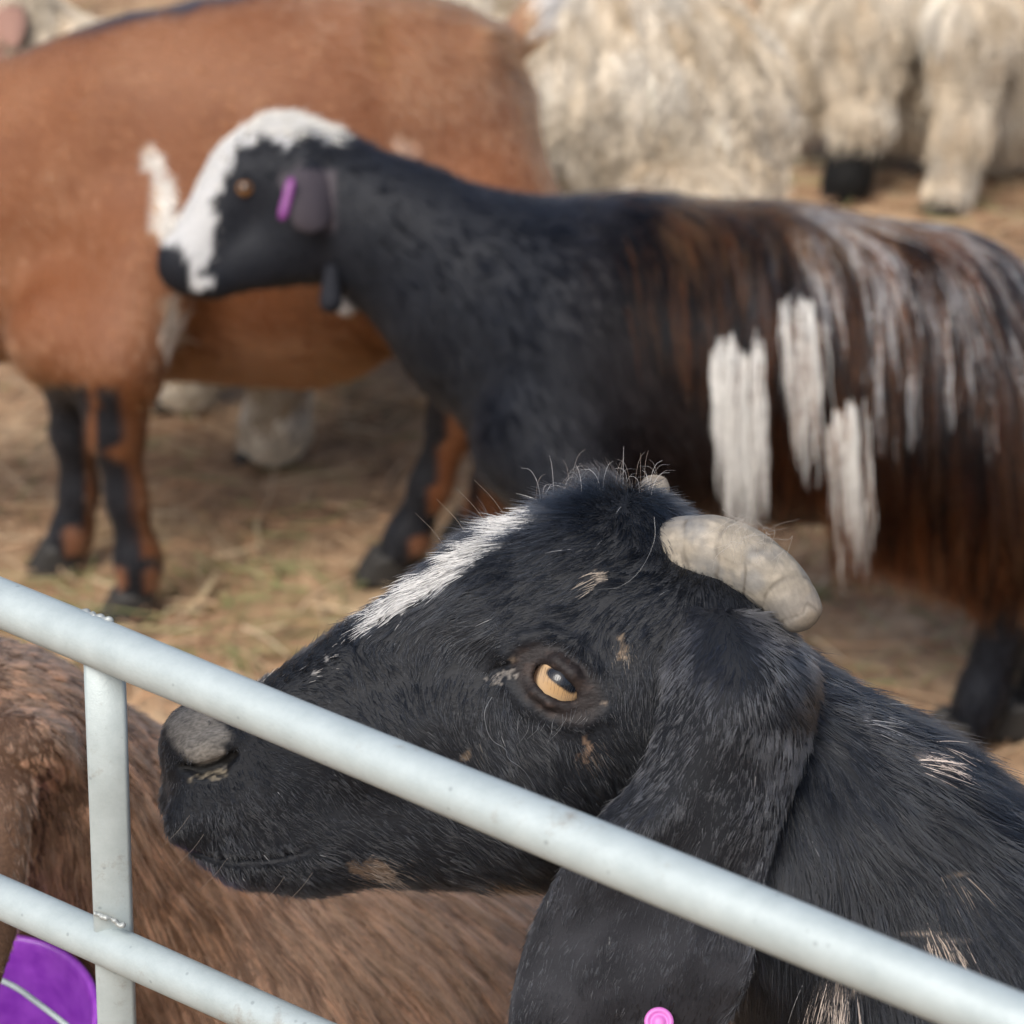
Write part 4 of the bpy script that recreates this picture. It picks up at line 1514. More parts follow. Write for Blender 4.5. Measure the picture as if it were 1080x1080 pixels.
    def wh(c, px, py, nn):
        return np.where((px < 60) & (py > 700), 2.6, 1.0) * np.where((px > -40) & (px < 700) & (py < 1120), 1.6, 0.5)
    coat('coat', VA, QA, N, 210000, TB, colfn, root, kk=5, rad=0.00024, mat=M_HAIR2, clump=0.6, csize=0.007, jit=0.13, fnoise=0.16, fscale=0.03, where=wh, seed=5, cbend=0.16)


near_brown_goat()


# ================================================================== THE BUCKET
def bucket():
    c = P(-8, 1073, 1.475)
    r = 0.0625
    tilt = math.radians(15)
    ax = unit(np.array([0.05, -math.sin(tilt), math.cos(tilt)]))
    a1 = unit(np.cross(ax, [0, 1, 0])); a2 = np.cross(ax, a1)
    root = empty('bucket', (c[0], c[1], 0), 'purple plastic bucket with grey wire handle, low at the left edge under the brown ear', 'bucket')
    prof = []
    H = 0.13
    for t in np.linspace(0, 1, 14):                    # outer wall upwards
        prof.append((r * (0.80 + 0.18 * t), -H + H * t))
    prof += [(r * 1.045, -0.012), (r * 1.055, -0.004), (r * 1.05, 0.001), (r * 1.0, 0.002), (r * 0.975, 0.0)]
    for t in np.linspace(1, 0, 14):
        prof.append((r * (0.775 + 0.18 * t), -H + 0.004 + (H - 0.01) * t))
    m = 96
    rows = []
    for (rr, h) in prof:
        rows.append([c + ax * h + (a1 * math.cos(x) + a2 * math.sin(x)) * rr * (1 + 0.006 * math.sin(3 * x + h * 20)) for x in np.linspace(0, 2 * math.pi, m, endpoint=False)])
    V, Q = loft(rows)
    mesh_obj('tub', V, Q, M_PURPLE, root)
    # graduation strokes moulded on the inside of the wall
    vs = []; qs = []
    for k_, dz in enumerate(np.linspace(-0.022, -0.060, 5)):
        a0 = -0.62
        rr = r * (0.775 + 0.18 * (1 + dz / H)) - 0.0012
        for w_ in (0.05 if k_ % 2 else 0.09,):
            o = [c + ax * (dz + h) + (a1 * math.cos(a0 + u) + a2 * math.sin(a0 + u)) * (rr + d) for d in (0, 0.001) for (u, h) in ((-w_, -0.0008), (w_, -0.0008), (w_, 0.0008), (-w_, 0.0008))]
            b = len(vs); vs += o
            qs += [(b, b + 1, b + 2, b + 3), (b + 7, b + 6, b + 5, b + 4), (b, b + 4, b + 5, b + 1), (b + 1, b + 5, b + 6, b + 2), (b + 2, b + 6, b + 7, b + 3), (b + 3, b + 7, b + 4, b)]
    mesh_obj('graduation_marks', np.array(vs), np.array(qs), M_PURPLE2, root, smooth=False)
    # wire handle folded down across the opening
    A = P(-62, 1012, 1.50); B = P(6, 1036, 1.475); Cc = P(40, 1058, 1.46); D = P(80, 1090, 1.445); E = P(98, 1112, 1.44)
    path = catmull([A, B, Cc, D, E], 60)
    tg = unit(np.gradient(path, axis=0))
    rows = []
    for q, t in zip(path, tg):
        s1 = unit(np.cross(t, FWD)); s2 = np.cross(t, s1)
        rows.append([q + (s1 * math.cos(x) + s2 * math.sin(x)) * 0.0019 for x in np.linspace(0, 2 * math.pi, 12, endpoint=False)])
    V, Q = loft(rows)
    mesh_obj('wire_handle', V, Q, M_METAL, root)
    # flat hook over the second rail that carries it
    hp = fence_hit(-95, 899)
    rim = c - a2 * r * 1.03 if (c - a2 * r)[1] < (c + a2 * r)[1] else c + a2 * r * 1.03
    rim = rim - RIGHT * 0.02
    path = catmull([rim - ax * 0.03, rim, rim * 0.6 + (hp - FN * 0.02) * 0.4, hp - FN * 0.017, hp + np.array([0, 0, 0.016]), hp + FN * 0.016, hp + FN * 0.016 - np.array([0, 0, 0.02])], 60)
    tg = unit(np.gradient(path, axis=0))
    rows = []
    for q, t in zip(path, tg):
        s1 = unit(np.cross(t, FN)); s2 = np.cross(t, s1)
        rows.append([q + (s1 * math.cos(x) + s2 * math.sin(x)) * 0.0028 for x in np.linspace(0, 2 * math.pi, 12, endpoint=False)])
    V, Q = loft(rows)
    mesh_obj('hook', V, Q, M_METAL, root)


def plastic(name, a, b_, rough=0.35):
    m, t, b = mat_new(name)
    n = t.nodes.new('ShaderNodeTexNoise'); n.inputs['Scale'].default_value = 12; n.inputs['Detail'].default_value = 6
    r = t.nodes.new('ShaderNodeValToRGB')
    r.color_ramp.elements[0].position = 0.35; r.color_ramp.elements[1].position = 0.65
    r.color_ramp.elements[0].color = (*a, 1); r.color_ramp.elements[1].color = (*b_, 1)
    t.links.new(n.outputs[0], r.inputs[0]); t.links.new(r.outputs[0], b.inputs['Base Color'])
    b.inputs['Roughness'].default_value = rough
    b.inputs['Subsurface Weight'].default_value = 0.15
    b.inputs['Subsurface Radius'].default_value = (0.02, 0.005, 0.02)
    return m


M_PURPLE = plastic('purple_plastic', (0.24, 0.04, 0.42), (0.33, 0.075, 0.52))
M_PURPLE2 = plastic('pale_marks', (0.42, 0.12, 0.55), (0.48, 0.16, 0.6))
bucket()


# ================================================================== THE LONG-HAIRED BLACK GOAT
def long_haired_goat():
    Z = 3.0
    K = Z / FPX
    R = lambda v: v * K
    s = Sdf()
    Y = unit(np.array([-0.04, 1.0, 0.0]))
    q = lambda x, y, dz=0.0: P(x, y, Z + dz)
    yaw = lambda x: -(x - 600) * 0.00018          # the rump stands a little nearer
    HX = np.eye(3)
    s.ell(q(300, 178), HX, (R(58), R(44), R(60)), 0.02)
    s.cone(q(268, 192), q(206, 268), R(54), R(33), 0.02, (Y, 0.75))
    s.ell(q(197, 280), HX, (R(33), R(26), R(32)), 0.015)
    s.ell(q(216, 298), HX, (R(24), R(20), R(17)), 0.012)
    s.cone(q(232, 290), q(310, 258), R(24), R(46), 0.02, (Y, 0.7))
    s.ell(q(262, 190, -0.035), HX, (R(26), R(12), R(20)), 0.012)
    s.ell(q(262, 190, 0.035), HX, (R(26), R(12), R(20)), 0.012)
    s.cone(q(345, 212), q(430, 257), R(72), R(80), 0.03, (Y, 0.75))
    s.cone(q(430, 257), q(525, 322), R(80), R(112), 0.03, (Y, 0.75))
    s.cone(q(525, 322), q(640, 373, yaw(640)), R(112), R(156), 0.04, (Y, 0.8))
    s.cone(q(640, 373, yaw(640)), q(820, 388, yaw(820)), R(156), R(150), 0.05, (Y, 0.9))
    s.cone(q(820, 388, yaw(820)), q(965, 402, yaw(990)), R(150), R(138), 0.05, (Y, 0.9))
    s.cone(q(965, 402, yaw(990)), q(1045, 462, yaw(1050)), R(138), R(106), 0.05, (Y, 0.9))
    s.cone(q(1140, 300, yaw(1100)), q(1180, 240, yaw(1100)), 0.03, 0.012, 0.04)
    hy = 0.075
    feet = []
    for fx, fy, hx, hyy, hind in ((600, 815, 585, 440, 0), (655, 775, 620, 440, 0), (1022, 792, 1010, 430, 1), (1090, 772, 1080, 430, 1)):
        g = G(fx, fy)
        top = q(hx, hyy, yaw(hx)); top[1] = g[1] + (0.01 if fx in (600, 1022) else -0.01)
        if hind:
            legs(s, [(top, 0.12), ((top[0] - 0.01, g[1], 0.42), 0.08), ((g[0] + 0.055, g[1], 0.27), 0.040), ((g[0] + 0.01, g[1], 0.08), 0.026), ((g[0], g[1], 0.04), 0.030)])
        else:
            top[1] = Z * 0.916 - 0.0 + (g[1] - Z * 0.916) * 0.3
            legs(s, [(top, 0.10), ((g[0] + 0.01, g[1], 0.36), 0.045), ((g[0], g[1], 0.22), 0.03), ((g[0], g[1], 0.08), 0.02), ((g[0] - 0.01, g[1], 0.04), 0.024)])
        feet.append((g[0] - 0.02, g[1]))
    V, Q = surface(s, *bounds_grid(np.array([-0.52, 2.1, 0.0]), np.array([0.95, 3.2, 1.05]), 0.013, (-0.46, -0.2, 0.007)))
    # flat ears at the side of the head, cut short at the tag
    e1 = leaf_ear([q(352, 186, -0.05), q(335, 205, -0.075), q(318, 213, -0.088), q(303, 216, -0.095)], [R(24), R(33), R(33), R(25)],
                  unit(DOWN * 0.95 + RIGHT * 0.3), -FWD, 0.004, 0.2)
    e1b = leaf_ear([q(345, 200, -0.06), q(343, 222, -0.078), q(344, 247, -0.085)], [R(22), R(16), R(3)], unit(RIGHT), -FWD, 0.004, 0.2)
    e2 = leaf_ear([q(352, 186, 0.05), q(335, 205, 0.075), q(318, 223, 0.088), q(303, 236, 0.095)], [R(20), R(28), R(24), R(8)],
                  unit(DOWN * 0.95 + RIGHT * 0.3), FWD, 0.004, 0.2)
    VA, QA = joinm((V, Q), e1, e2)
    N = vnormals(VA, QA)
    BL = np.array([0.010, 0.0115, 0.016])

    def base(p, px, py):
        nz = vnoise(p, 0.02, 3) * 4 + vnoise(p, 0.008, 13) * 3 + rng.normal(0, 3.5, len(p))
        c = np.tile(BL, (len(p), 1))
        face = inpoly(px + nz, py + nz, [(228, 118), (262, 104), (340, 104), (358, 128), (345, 150), (322, 134), (300, 150), (272, 140), (244, 160), (232, 200), (222, 240), (228, 262), (222, 290),
                                         (206, 308), (196, 296), (206, 268), (184, 262), (166, 262), (160, 240), (200, 180)])
        c = mixc(c, face, (0.68, 0.66, 0.61))
        ne = (px > 285) & (px < 352) & (py > 178) & (py < 252)
        d = ((p - P(540, 540, Z)) @ FWD)
        c = mixc(c, ne & (d < -0.058), (0.060, 0.050, 0.058))
        c = mixc(c, sstep(560, 760, px) * 0.8 * sstep(600, 560, py), (0.022, 0.014, 0.012))
        return c
    root = empty('goat', (VA[:, 0].mean(), q(800, 400)[1], 0), 'black goat with a white face and long rust and white streaked flank hair', 'goat')
    px, py, _ = proj(VA)
    mesh_obj('body', VA, QA, M_SKIN, root, np.minimum(base(VA, px, py), 0.45))
    for (x, y) in feet:
        hoof('hoof', np.array([x, y, 0]), (-1, -0.1), 0.05, 0.055, root)
    TB = [(200, 280, 0.7, -0.5, 4, 0.2), (240, 200, 0.6, -0.7, 8, 0.2), (300, 130, 0.9, 0.1, 18, 0.3), (340, 140, 0.9, 0.3, 24, 0.3), (300, 240, 0.8, 0.3, 8, 0.2), (320, 215, 0, 1, 3, 0.1),
          (420, 250, 0.75, 0.6, 20, 0.2), (520, 350, 0.6, 0.8, 25, 0.2), (640, 400, 0.5, 0.87, 30, 0.2), (640, 230, 0.9, 0.3, 40, 0.15), (800, 350, 0.4, 0.9, 45, 0.15), (1000, 350, 0.2, 1, 50, 0.15),
          (1020, 700, 0.05, 1, 18, 0.2), (600, 700, 0.05, 1, 12, 0.2)]

    def colA(p, px, py, cid):
        c = base(p, px, py)
        r = rng.random(len(p))
        v = np.where(c.sum(1) > 1, 0.85 + 0.2 * r, (0.5 + 1.3 * r) * (0.7 + 0.8 * cid))
        return c * v[:, None]

    def whA(c, px, py, nn):
        d = ((c - P(540, 540, Z)) @ FWD)
        return np.where((px > 285) & (px < 352) & (py > 178) & (py < 252) & (d < -0.058), 0.25, 1.0)
    coat('coat', VA, QA, N, 90000, TB, colA, root, kk=4, rad=0.0005, mat=M_HAIRB, clump=0.5, csize=0.012, seed=11, where=whA)

    # ---- long guard hair over back, flank and thigh
    def long_layer(name, n, wh, tb, colfn, seed, kk=9, rad=0.00055, csize=0.010, clump=0.7, marg=0.006, lvar=(0.5, 1.1)):
        coat(name, V, Q, vnormals(V, Q), n, tb, colfn, root, kk=kk, rad=rad, mat=M_HAIRB, grav=0.32, clump=clump, csize=csize, jit=0.10, fnoise=0.25, fscale=0.08,
             wave=0.0012, wlen=0.06, sdf=s, margin=marg, where=wh, seed=seed, lvar=lvar, cbend=0.12, offdens=0.45)

    def streak(px, seed, sc=9.0):
        return vnoise(np.stack([px / sc, np.zeros_like(px), np.zeros_like(px)], 1), 1.0, seed)

    def hsh(cid, k):
        z0 = np.zeros(len(cid), np.int64)
        return _hash((cid * 1e6).astype(np.int64), z0, z0 + k, 5)

    def colB(p, px, py, cid):
        n = len(p)
        u = hsh(cid, 1); v = hsh(cid, 2)
        a = streak(px, 41, 14.0)
        c = np.tile(np.array([0.012, 0.012, 0.015]), (n, 1))
        pr = sstep(590, 720, px) * (0.50 + 0.30 * a)
        c = mixc(c, u < pr, (0.15, 0.040, 0.019))
        c = mixc(c, (u < pr * 0.42), (0.33, 0.105, 0.048))
        pw = sstep(700, 880, px) * sstep(400, 300, py) * (0.30 + 0.28 * streak(px, 47, 20.0))
        c = mixc(c, v < pw, (0.19, 0.18, 0.20))
        c = mixc(c, v < pw * 0.48 * sstep(800, 870, px), (0.45, 0.44, 0.44))
        c = mixc(c, (py < 243) & (v > 0.45) & (px > 680), (0.30, 0.125, 0.06))
        return c * rng.uniform(0.6, 1.35, n)[:, None]

    def whB(c, px, py, nn):
        up = sstep(600, 700, px) * (py < 330 + 0.1 * (px - 600))
        return up * (0.35 + 0.65 * (px > 690))
    TBB = [(620, 240, 0.6, 0.8, 60, 0.12), (700, 260, 0.3, 0.95, 120, 0.12), (800, 240, 0.15, 1, 130, 0.12), (800, 330, 0.0, 1, 110, 0.12), (920, 240, 0.0, 1, 170, 0.10), (1030, 300, 0.12, 1, 170, 0.10), (1030, 400, 0.0, 1, 150, 0.15)]
    long_layer('flank_hair', 26000, whB, TBB, colB, 61)

    def colC(p, px, py, cid):
        n = len(p)
        u = hsh(cid, 3)
        c = np.tile(np.array([0.014, 0.010, 0.010]), (n, 1))
        c = mixc(c, u < 0.62, (0.10, 0.029, 0.015))
        c = mixc(c, u < 0.30, (0.25, 0.078, 0.034))
        c = mixc(c, u < 0.06 * (px > 980), (0.40, 0.19, 0.09))
        return c * rng.uniform(0.6, 1.4, n)[:, None]

    def whC(c, px, py, nn):
        return ((px > 880) & (py > 330) & (py < 560)) * 1.0 + ((px > 800) & (px <= 880) & (py > 400) & (py < 470)) * 0.7
    TBC = [(820, 430, -0.1, 1, 120, 0.15), (900, 380, 0.1, 1, 150, 0.15), (930, 500, 0.12, 1, 130, 0.2), (1000, 540, 0.0, 1, 140, 0.2), (1070, 400, 0.1, 1, 190, 0.2), (1070, 540, 0, 1, 140, 0.2)]
    long_layer('thigh_hair', 26000, whC, TBC, colC, 81)

    def whD(c, px, py, nn):
        px = px + rng.normal(0, 4, len(px)); py = py + rng.normal(0, 16, len(py))
        a = inpoly(px, py, [(752, 372), (775, 352), (800, 352), (806, 385), (800, 410), (760, 408)]) | inpoly(px, py, [(822, 330), (842, 322), (856, 335), (854, 372), (830, 380)])
        b = inpoly(px, py, [(872, 425), (908, 425), (908, 470), (876, 475)])
        return (a | b) * 1.0

    def colD(p, px, py, cid):
        c = np.tile(np.array([0.66, 0.64, 0.60]), (len(p), 1))
        c = mixc(c, (hsh(cid, 4) > 0.66) & (px > 805), (0.16, 0.06, 0.035))
        c = mixc(c, hsh(cid, 5) > 0.80, (0.05, 0.03, 0.025))
        return c * rng.uniform(0.9, 1.03, len(p))[:, None]
    TBD = [(780, 380, 0.05, 1, 150, 0.22), (840, 350, 0.05, 1, 120, 0.22), (890, 450, 0.1, 1, 130, 0.3)]
    long_layer('white_tufts', 3600, whD, TBD, colD, 93, marg=0.016, csize=0.008, clump=0.6, rad=0.00055, lvar=(0.15, 1.2))
    # front of the flank: black and rust ends hanging in front of the belly
    # ---- eye, tag, wattles
    ez = s.march(258, 199, 2.4, 3.4)
    ball(P(259, 199, ez + 0.008), 0.0135, -FWD, (0.15, 0.07, 0.025), 'eye', root)
    ball(P(259, 199, 2 * Z - ez - 0.008), 0.0135, FWD, (0.15, 0.07, 0.025), 'eye', root)
    tz = Z - 0.108
    a, b = P(308, 188, tz), P(297, 232, tz)
    u = unit(b - a); sd_ = RIGHT - (RIGHT @ u) * u
    rows = []
    L = np.linalg.norm(b - a)
    for t in np.linspace(0, 1, 10):
        ww = 0.0062 * (1 - abs(2 * t - 1) ** 6 * 0.5)
        cc = a + u * L * t
        rows.append([cc + sd_ * ww - FWD * 0.002, cc + sd_ * ww + FWD * 0.002, cc - sd_ * ww + FWD * 0.002, cc - sd_ * ww - FWD * 0.002])
    Vt, Qt = loft(rows)
    mesh_obj('ear_tag', Vt, Qt, M_MAG, root)
    for (x, y, x2, y2, dz, cc) in ((350, 285, 349, 318, -0.03, (0.012, 0.013, 0.018)), (362, 288, 366, 322, 0.03, (0.45, 0.42, 0.4))):
        sw = Sdf(); sw.cone(q(x, y, dz), q(x2, y2, dz), 0.010, 0.015, 0.01)
        lo_ = q(x, y, dz) - 0.06; hi_ = q(x2, y2, dz) + 0.06
        Vw, Qw = surface(sw, *(np.arange(lo_[i], hi_[i], 0.0035) for i in range(3)))
        mesh_obj('wattle', Vw, Qw, M_SKIN, root, np.tile(np.array(cc), (len(Vw), 1)))


M_MAG = plastic('magenta_plastic', (0.15, 0.03, 0.16), (0.20, 0.045, 0.20))
long_haired_goat()


# ================================================================== THE BROWN GOAT BEHIND
def brown_goat():
    Z = 3.42
    K = Z / FPX
    R = lambda v: v * K
    s = Sdf()
    Y = np.array([0, 1.0, 0])
    q = lambda x, y, dz=0.0: P(x, y, Z + dz)
    s.ell(q(-250, 330), np.eye(3), (R(70), R(50), R(60)), 0.03)
    s.cone(q(-260, 340), q(-360, 430), R(50), R(30), 0.03)
    s.cone(q(-240, 320), q(-60, 260), R(85), R(120), 0.04, (Y, 0.7))
    s.cone(q(-60, 260), q(60, 225), R(120), R(160), 0.05, (Y, 0.65))
    s.cone(q(60, 225), q(170, 212), R(160), R(188), 0.05, (Y, 0.62))
    s.cone(q(170, 212), q(300, 202), R(188), R(203), 0.05, (Y, 0.66))
    s.cone(q(300, 202), q(388, 170), R(203), R(176), 0.05, (Y, 0.66))
    s.cone(q(388, 170), q(478, 112), R(176), R(76), 0.05, (Y, 0.75))
    s.cone(q(440, 100), q(482, 190), R(92), R(66), 0.05, (Y, 0.9))
    s.ell(q(508, 58, -0.075), np.eye(3), (R(20), R(24), R(26)), 0.04)
    s.ell(q(105, 175, -0.115), np.eye(3), (R(38), R(30), R(90)), 0.07)
    s.ell(q(430, 285, -0.16), np.eye(3), (R(40), R(30), R(60)), 0.06, 's')
    s.cone(q(545, 40), q(572, 8), 0.028, 0.014, 0.02)
    feet = []
    for i, (pts, f) in enumerate((
            (((150, 290, 60), (128, 385, 40), (122, 452, 27), (134, 525, 19), (146, 590, 21), (146, 618, 22)), (142, 652)),
            (((80, 330, 60), (84, 400, 34), (80, 455, 24), (84, 520, 18), (76, 560, 20), (72, 580, 21)), (66, 602)),
            (((485, 250, 88), (492, 340, 62), (492, 405, 34), (480, 440, 26), (455, 510, 20), (430, 566, 21), (422, 582, 22)), (410, 612)),
            (((520, 250, 80), (534, 340, 55), (540, 400, 32), (532, 438, 24), (520, 500, 19), (512, 535, 20), (508, 545, 21)), (500, 572)))):
        g = G(*f)
        out = []
        for (x, y, r) in pts:
            a = P(x, y, 1.0) - CAMP                # the leg hangs in the vertical plane through its foot
            yy = g[1]
            t = yy / a[1]
            out.append((CAMP + a * t, R(r)))
        out[0] = (out[0][0] + np.array([0, 0.09 if i % 2 == 0 else -0.09, 0]), out[0][1])
        legs(s, out[:2], 0.07)
        legs(s, out[1:], 0.03)
        feet.append(g)
    V, Q = surface(s, *bounds_grid(np.array([-1.35, 2.7, 0.0]), np.array([0.25, 3.75, 1.12]), 0.014, None, None, (0.02, 0.4, 0.008)))
    N = vnormals(V, Q)

    def base(p, px, py):
        nz = vnoise(p, 0.03, 3) * 7
        c = np.tile(np.array([0.28, 0.108, 0.047]), (len(p), 1))
        c = mixc(c, sstep(0.0, 0.7, vnoise(p, 0.12, 5)) * 0.5, (0.40, 0.19, 0.10))
        c = mixc(c, sstep(0.1, 0.8, vnoise(p, 0.05, 6)) * 0.55, (0.22, 0.078, 0.032))
        c = mixc(c, sstep(330, 410, py) * (px < 440) * 0.6, (0.18, 0.065, 0.022))  # shade of the underside painted into the coat, darker towards the belly
        # dark line along the back
        d = (py + nz * 0.7) - (44 - px * 0.22)
        c = mixc(c, sstep(18, 2, d) * (px < 330), (0.035, 0.035, 0.045))
        lg = (py > 405) & (px < 200)
        xk = np.interp(py, [400, 440, 466, 478, 490, 540, 590, 650], [110, 124, 124, 100, 128, 138, 146, 146])
        c = mixc(c, (lg & (px > 100)) * sstep(xk + 14, xk + 2, px + nz * 0.4) * sstep(395, 415, py), (0.016, 0.017, 0.022))
        c = mixc(c, (px > 100) & (px < 200) & (py > 590), (0.016, 0.017, 0.022))
        c = mixc(c, (px > 100) & (px < 200) & (np.abs(py - 612) < 14) & ((px > 153) | (px < 130)), (0.30, 0.13, 0.07))
        c = mixc(c, (lg & (px <= 100)) * sstep(97, 87, px + nz * 0.4), (0.016, 0.017, 0.022))
        c = mixc(c, (px > 68) & (px < 92) & (np.abs(py - 572) < 14), (0.25, 0.11, 0.06))
        c = mixc(c, (px > 385) & (py > 395) & (px < np.interp(py, [395, 440, 510, 570, 620], [480, 474, 458, 436, 440])), (0.016, 0.017, 0.022))
        c = mixc(c, (px > 385) & (py > 540) & (px < 475), (0.016, 0.017, 0.022))
        c = mixc(c, (px > 430) & (px < 475) & (np.abs(py - 575) < 10), (0.30, 0.13, 0.07))
        c = mixc(c, (px > 495) & (py > 400) & (px < np.interp(py, [400, 500, 570], [522, 508, 500])), (0.03, 0.022, 0.022))
        wp = inpoly(px + nz, py + nz, [(150, 148), (163, 158), (180, 195), (190, 245), (176, 264), (160, 240), (158, 200)])
        c = mixc(c, wp, (0.78, 0.74, 0.68))
        wp = inpoly(px + nz * 1.5, py + nz, [(168, 312), (205, 316), (196, 350), (178, 380), (164, 350)])
        c = mixc(c, wp & (vnoise(p, 0.02, 9) > -0.3), (0.55, 0.46, 0.38))
        c = mixc(c, (blob(px + nz, py, 430, 155, 22, 10, 20) < 1) & (vnoise(p, 0.02, 12) > -0.1), (0.55, 0.36, 0.26))
        c = mixc(c, (px > 552) & (py < 48), (0.72, 0.70, 0.68))
        c = mixc(c, sstep(1.2, 0.5, blob(px, py, 395, 40, 14, 45, -8)) * 0.5, (0.20, 0.075, 0.02))
        return c
    root = empty('goat', (-0.35, q(200, 300)[1], 0), 'large ginger brown goat with black lower legs, standing behind the white-faced goat', 'goat')
    px, py, _ = proj(V)
    mesh_obj('body', V, Q, M_SKIN, root, base(V, px, py) * 0.6)
    for g in feet:
        hoof('hoof', np.array([g[0] - 0.0, g[1], 0]), (-1, -0.15), 0.048, 0.055, root)

    def colfn(p, px, py, cid):
        return base(p, px, py) * (rng.uniform(0.82, 1.18, len(p)) * (0.92 + 0.16 * cid))[:, None]
    TB = [(-200, 330, 0.8, -0.2, 10, 0.2), (0, 200, 0.75, 0.5, 20, 0.1), (150, 100, 0.85, 0.35, 22, 0.1), (150, 300, 0.3, 0.95, 20, 0.1), (300, 100, 0.95, 0.2, 22, 0.1), (300, 300, 0.7, 0.7, 20, 0.1),
          (300, 390, 0.6, 0.2, 28, 0.2), (500, 100, 0.6, 0.75, 22, 0.2), (500, 200, 0.1, 1, 22, 0.2), (560, 30, 0.6, -0.6, 50, 0.3), (130, 500, 0, 1, 9, 0.15), (450, 500, 0, 1, 9, 0.15)]
    coat('coat', V, Q, N, 110000, TB, colfn, root, kk=4, rad=0.0006, clump=0.4, csize=0.016, jit=0.15, cbend=0.1, seed=15, fnoise=0.25, fscale=0.12)
    for sd in (-1, 1):
        ball(q(-275, 325, sd * 0.072), 0.016, FWD * sd, (0.4, 0.2, 0.06), 'eye', root)
    for sd in (-1, 1):
        VE, QE = leaf_ear([q(-205, 300, sd * 0.06), q(-200, 350, sd * 0.11), q(-200, 420, sd * 0.12), q(-200, 470, sd * 0.12)], [0.02, 0.04, 0.04, 0.01], RIGHT, FWD * sd, 0.004, 0.3)
        mesh_obj('ear', VE, QE, M_SKIN, root, np.tile(np.array([0.2, 0.08, 0.035]), (len(VE), 1)))


brown_goat()


# ================================================================== THE SHEEP
def wool_color(p, cid, seed):
    n = len(p)
    c = np.tile(np.array([0.74, 0.64, 0.50]), (n, 1))
    c = mixc(c, sstep(-0.2, 0.7, vnoise(p, 0.05, seed)) * 0.8, (0.88, 0.82, 0.72))
    c = mixc(c, sstep(0.0, 0.8, vnoise(p, 0.035, seed + 1)) * 0.75, (0.46, 0.34, 0.21))
    return c * (0.65 + 0.5 * cid)[:, None] * rng.uniform(0.8, 1.12, n)[:, None]


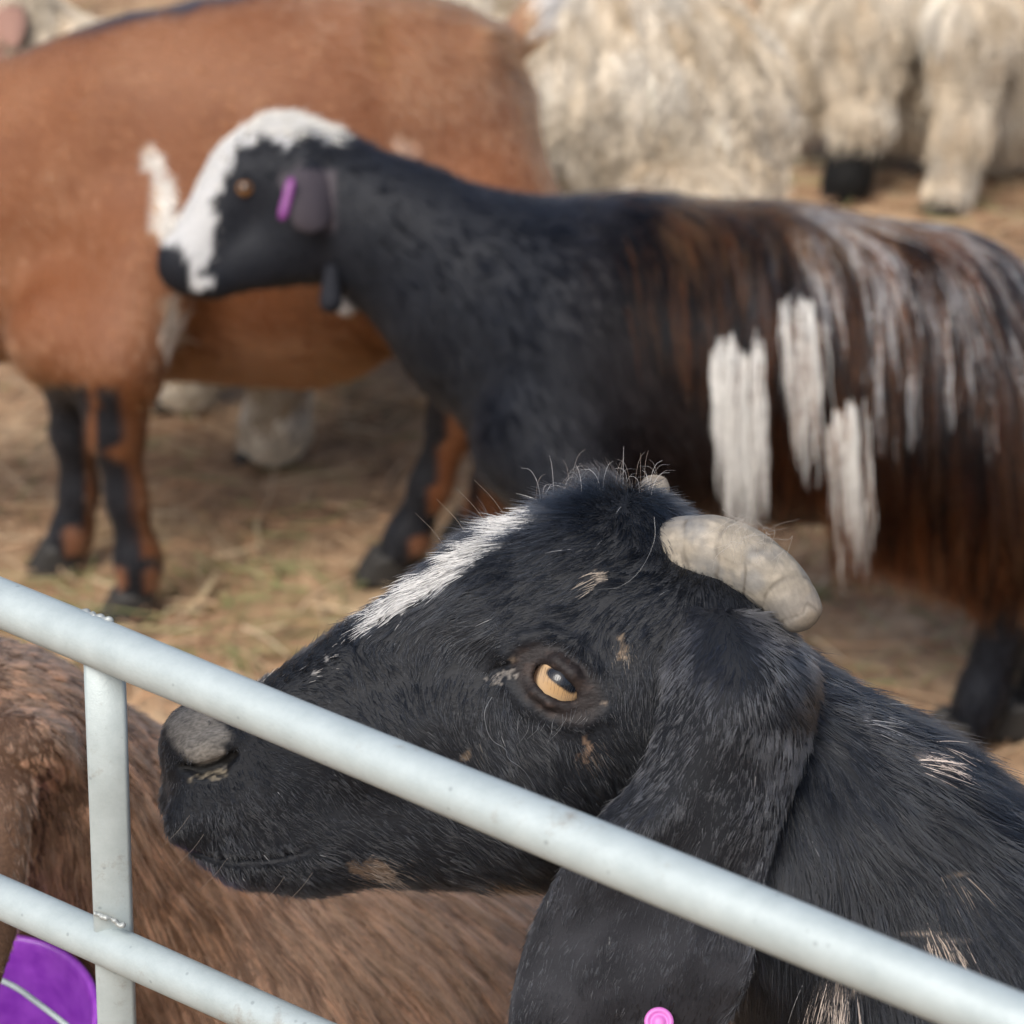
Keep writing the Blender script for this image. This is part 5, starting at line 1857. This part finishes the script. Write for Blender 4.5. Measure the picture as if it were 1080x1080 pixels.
def sheep(label, Z, torso, head, legspec, n, seed, legcol, face, dark_x=None):
    K = Z / FPX
    s = Sdf()
    Y = np.array([0, 1.0, 0])
    for (a, b, ra, rb) in torso:
        s.cone(P(a[0], a[1], Z), P(b[0], b[1], Z), ra * K, rb * K, 0.06, (Y, 0.8))
    hd = Sdf()
    for (a, b, ra, rb) in head:
        s.cone(P(a[0], a[1], Z), P(b[0], b[1], Z), ra * K, rb * K, 0.03, (Y, 0.8))
    feet = []
    for (x, y, r) in legspec:
        g = G(x, y)
        r = r * K
        yc = P(torso[0][0][0], torso[0][0][1], Z)[1]
        side = np.sign(g[1] - yc)
        legs(s, [((g[0] + 0.02, g[1] - side * 0.03, 0.40), r * 1.8), ((g[0] + 0.02, g[1], 0.22), r), ((g[0], g[1], 0.055), r * 0.95), ((g[0] - 0.01, g[1], 0.035), r * 0.9)], 0.03)
        feet.append(g)
    xs = [P(t[0][0], t[0][1], Z)[0] for t in torso + head] + [P(t[1][0], t[1][1], Z)[0] for t in torso + head]
    yc = P(torso[0][0][0], torso[0][0][1], Z)[1]
    V, Q = surface(s, np.arange(min(xs) - 0.45, max(xs) + 0.45, 0.016), np.arange(yc - 0.55, yc + 0.55, 0.016), np.arange(0, 1.35, 0.016))
    N = vnormals(V, Q)
    hp = P(*head[-1][0], Z); hr = head[-1][2] * K

    def region(p):
        """0 fleece, 1 bare face, 2 lower leg"""
        r = np.zeros(len(p), int)
        tip = P(*head[-1][1], Z)
        dirh = unit(tip - hp)
        r[((p - hp) @ dirh > -0.01) & (np.linalg.norm(p - hp, axis=1) < 0.45)] = 1
        lo_ = (p[:, 2] < legcol[1])
        if dark_x is not None:
            lo_ = (p[:, 2] < 0.045) | (lo_ & (np.abs(p[:, 0] - dark_x) < 0.09))
        r[lo_] = 2
        return r

    def base(p):
        r = region(p)
        c = np.tile(np.array([0.36, 0.27, 0.18]), (len(p), 1))
        c[r == 1] = face
        c[r == 2] = legcol[0]
        return c
    root = empty('sheep', (np.mean([g[0] for g in feet]), yc, 0), label, 'sheep')
    mesh_obj('body', V, Q, M_SKIN, root, base(V))
    for g in feet:
        hoof('hoof', np.array([g[0] - 0.01, g[1], 0]), (-1, -0.1), 0.035, 0.065, root, (0.02, 0.018, 0.016))

    def colfn(p, px, py, cid):
        c = wool_color(p, cid, seed)
        r = region(p)
        c[r == 1] = np.array(face) * rng.uniform(0.8, 1.2, ((r == 1).sum(), 1))
        c[r == 2] = np.array(legcol[0]) * rng.uniform(0.8, 1.2, ((r == 2).sum(), 1))
        return c
    TB = [(0, -200, -0.2, 0.9, 75, 0.35), (400, 0, 0.1, 1, 80, 0.35), (700, 100, 0.25, 1, 80, 0.35), (1000, 0, 0.1, 1, 85, 0.35), (1000, 120, 0, 1, 90, 0.35), (300, 150, 0, 1, 70, 0.35),
          (290, 450, 0, 1, 28, 0.25), (200, 410, 0, 1, 28, 0.25), (980, 190, 0, 1, 35, 0.25)]

    def whf(c, px, py, nn):
        return np.where(region(c) == 0, 1.0, 0.0)

    def whs(c, px, py, nn):
        return np.where(region(c) == 0, 0.0, 1.0)
    coat('fleece', V, Q, N, n, TB, colfn, root, kk=9, rad=0.0011, mat=M_WOOL, grav=0.16, clump=0.58, csize=0.024, jit=0.25, fnoise=0.4, fscale=0.10,
         wave=0.0045, wlen=0.028, seed=seed, where=whf, lvar=(0.55, 1.15), cbend=0.35, offdens=0.5)
    TS = [(0, 0, -0.2, 0.9, 10, 0.2), (1000, 0, 0, 1, 10, 0.2)]
    coat('short_hair', V, Q, N, 9000, TS, colfn, root, kk=4, rad=0.0009, mat=M_WOOL, seed=seed + 1, where=whs, offdens=1.0)
    for sd in (-1, 1):
        d = unit(P(*head[-1][1], Z) - hp)
        upv = unit(np.array([0, 0, 1.0]) - d[2] * d)
        lat = np.cross(d, upv)
        ball(hp + d * hr * 0.5 + lat * sd * hr * 0.72 + upv * hr * 0.25, 0.013, lat * sd, (0.25, 0.14, 0.05), 'eye', root)
        e0 = hp - d * hr * 0.2 + lat * sd * hr * 0.7 + upv * hr * 0.4
        VE, QE = leaf_ear([e0, e0 + lat * sd * 0.05, e0 + lat * sd * 0.09 - upv * 0.02, e0 + lat * sd * 0.12 - upv * 0.04], [0.015, 0.028, 0.024, 0.005], d, upv, 0.003, 0.3)
        mesh_obj('ear', VE, QE, M_SKIN, root, np.tile(np.array(face), (len(VE), 1)))


sheep('cream long-woolled sheep standing behind the brown goat, its pale foot showing beneath that goat', 4.02,
      [((150, 160), (400, 140), 120, 140), ((400, 140), (660, 110), 140, 132), ((660, 110), (712, 125), 132, 118)],
      [((100, 120), (20, 40), 85, 55), ((10, 22), (-70, 50), 44, 26)],
      ((292, 486, 33), (200, 430, 33), (700, 490, 33), (735, 440, 33)), 78000, 201, ((0.70, 0.62, 0.50), 0.05), (0.30, 0.17, 0.13))
sheep('cream shaggy sheep with black feet at the top right corner, farthest back', 5.42,
      [((900, 42), (1060, 50), 98, 104), ((1060, 50), (1230, 46), 104, 95)],
      [((880, -10), (800, -90), 60, 42), ((795, -95), (735, -110), 34, 20)],
      ((893, 214, 24), (1000, 224, 20), (1190, 220, 22), (1240, 190, 22)), 52000, 301, ((0.008, 0.008, 0.008), 0.17), (0.02, 0.018, 0.016), G(893, 214)[0])
#--NEXT--
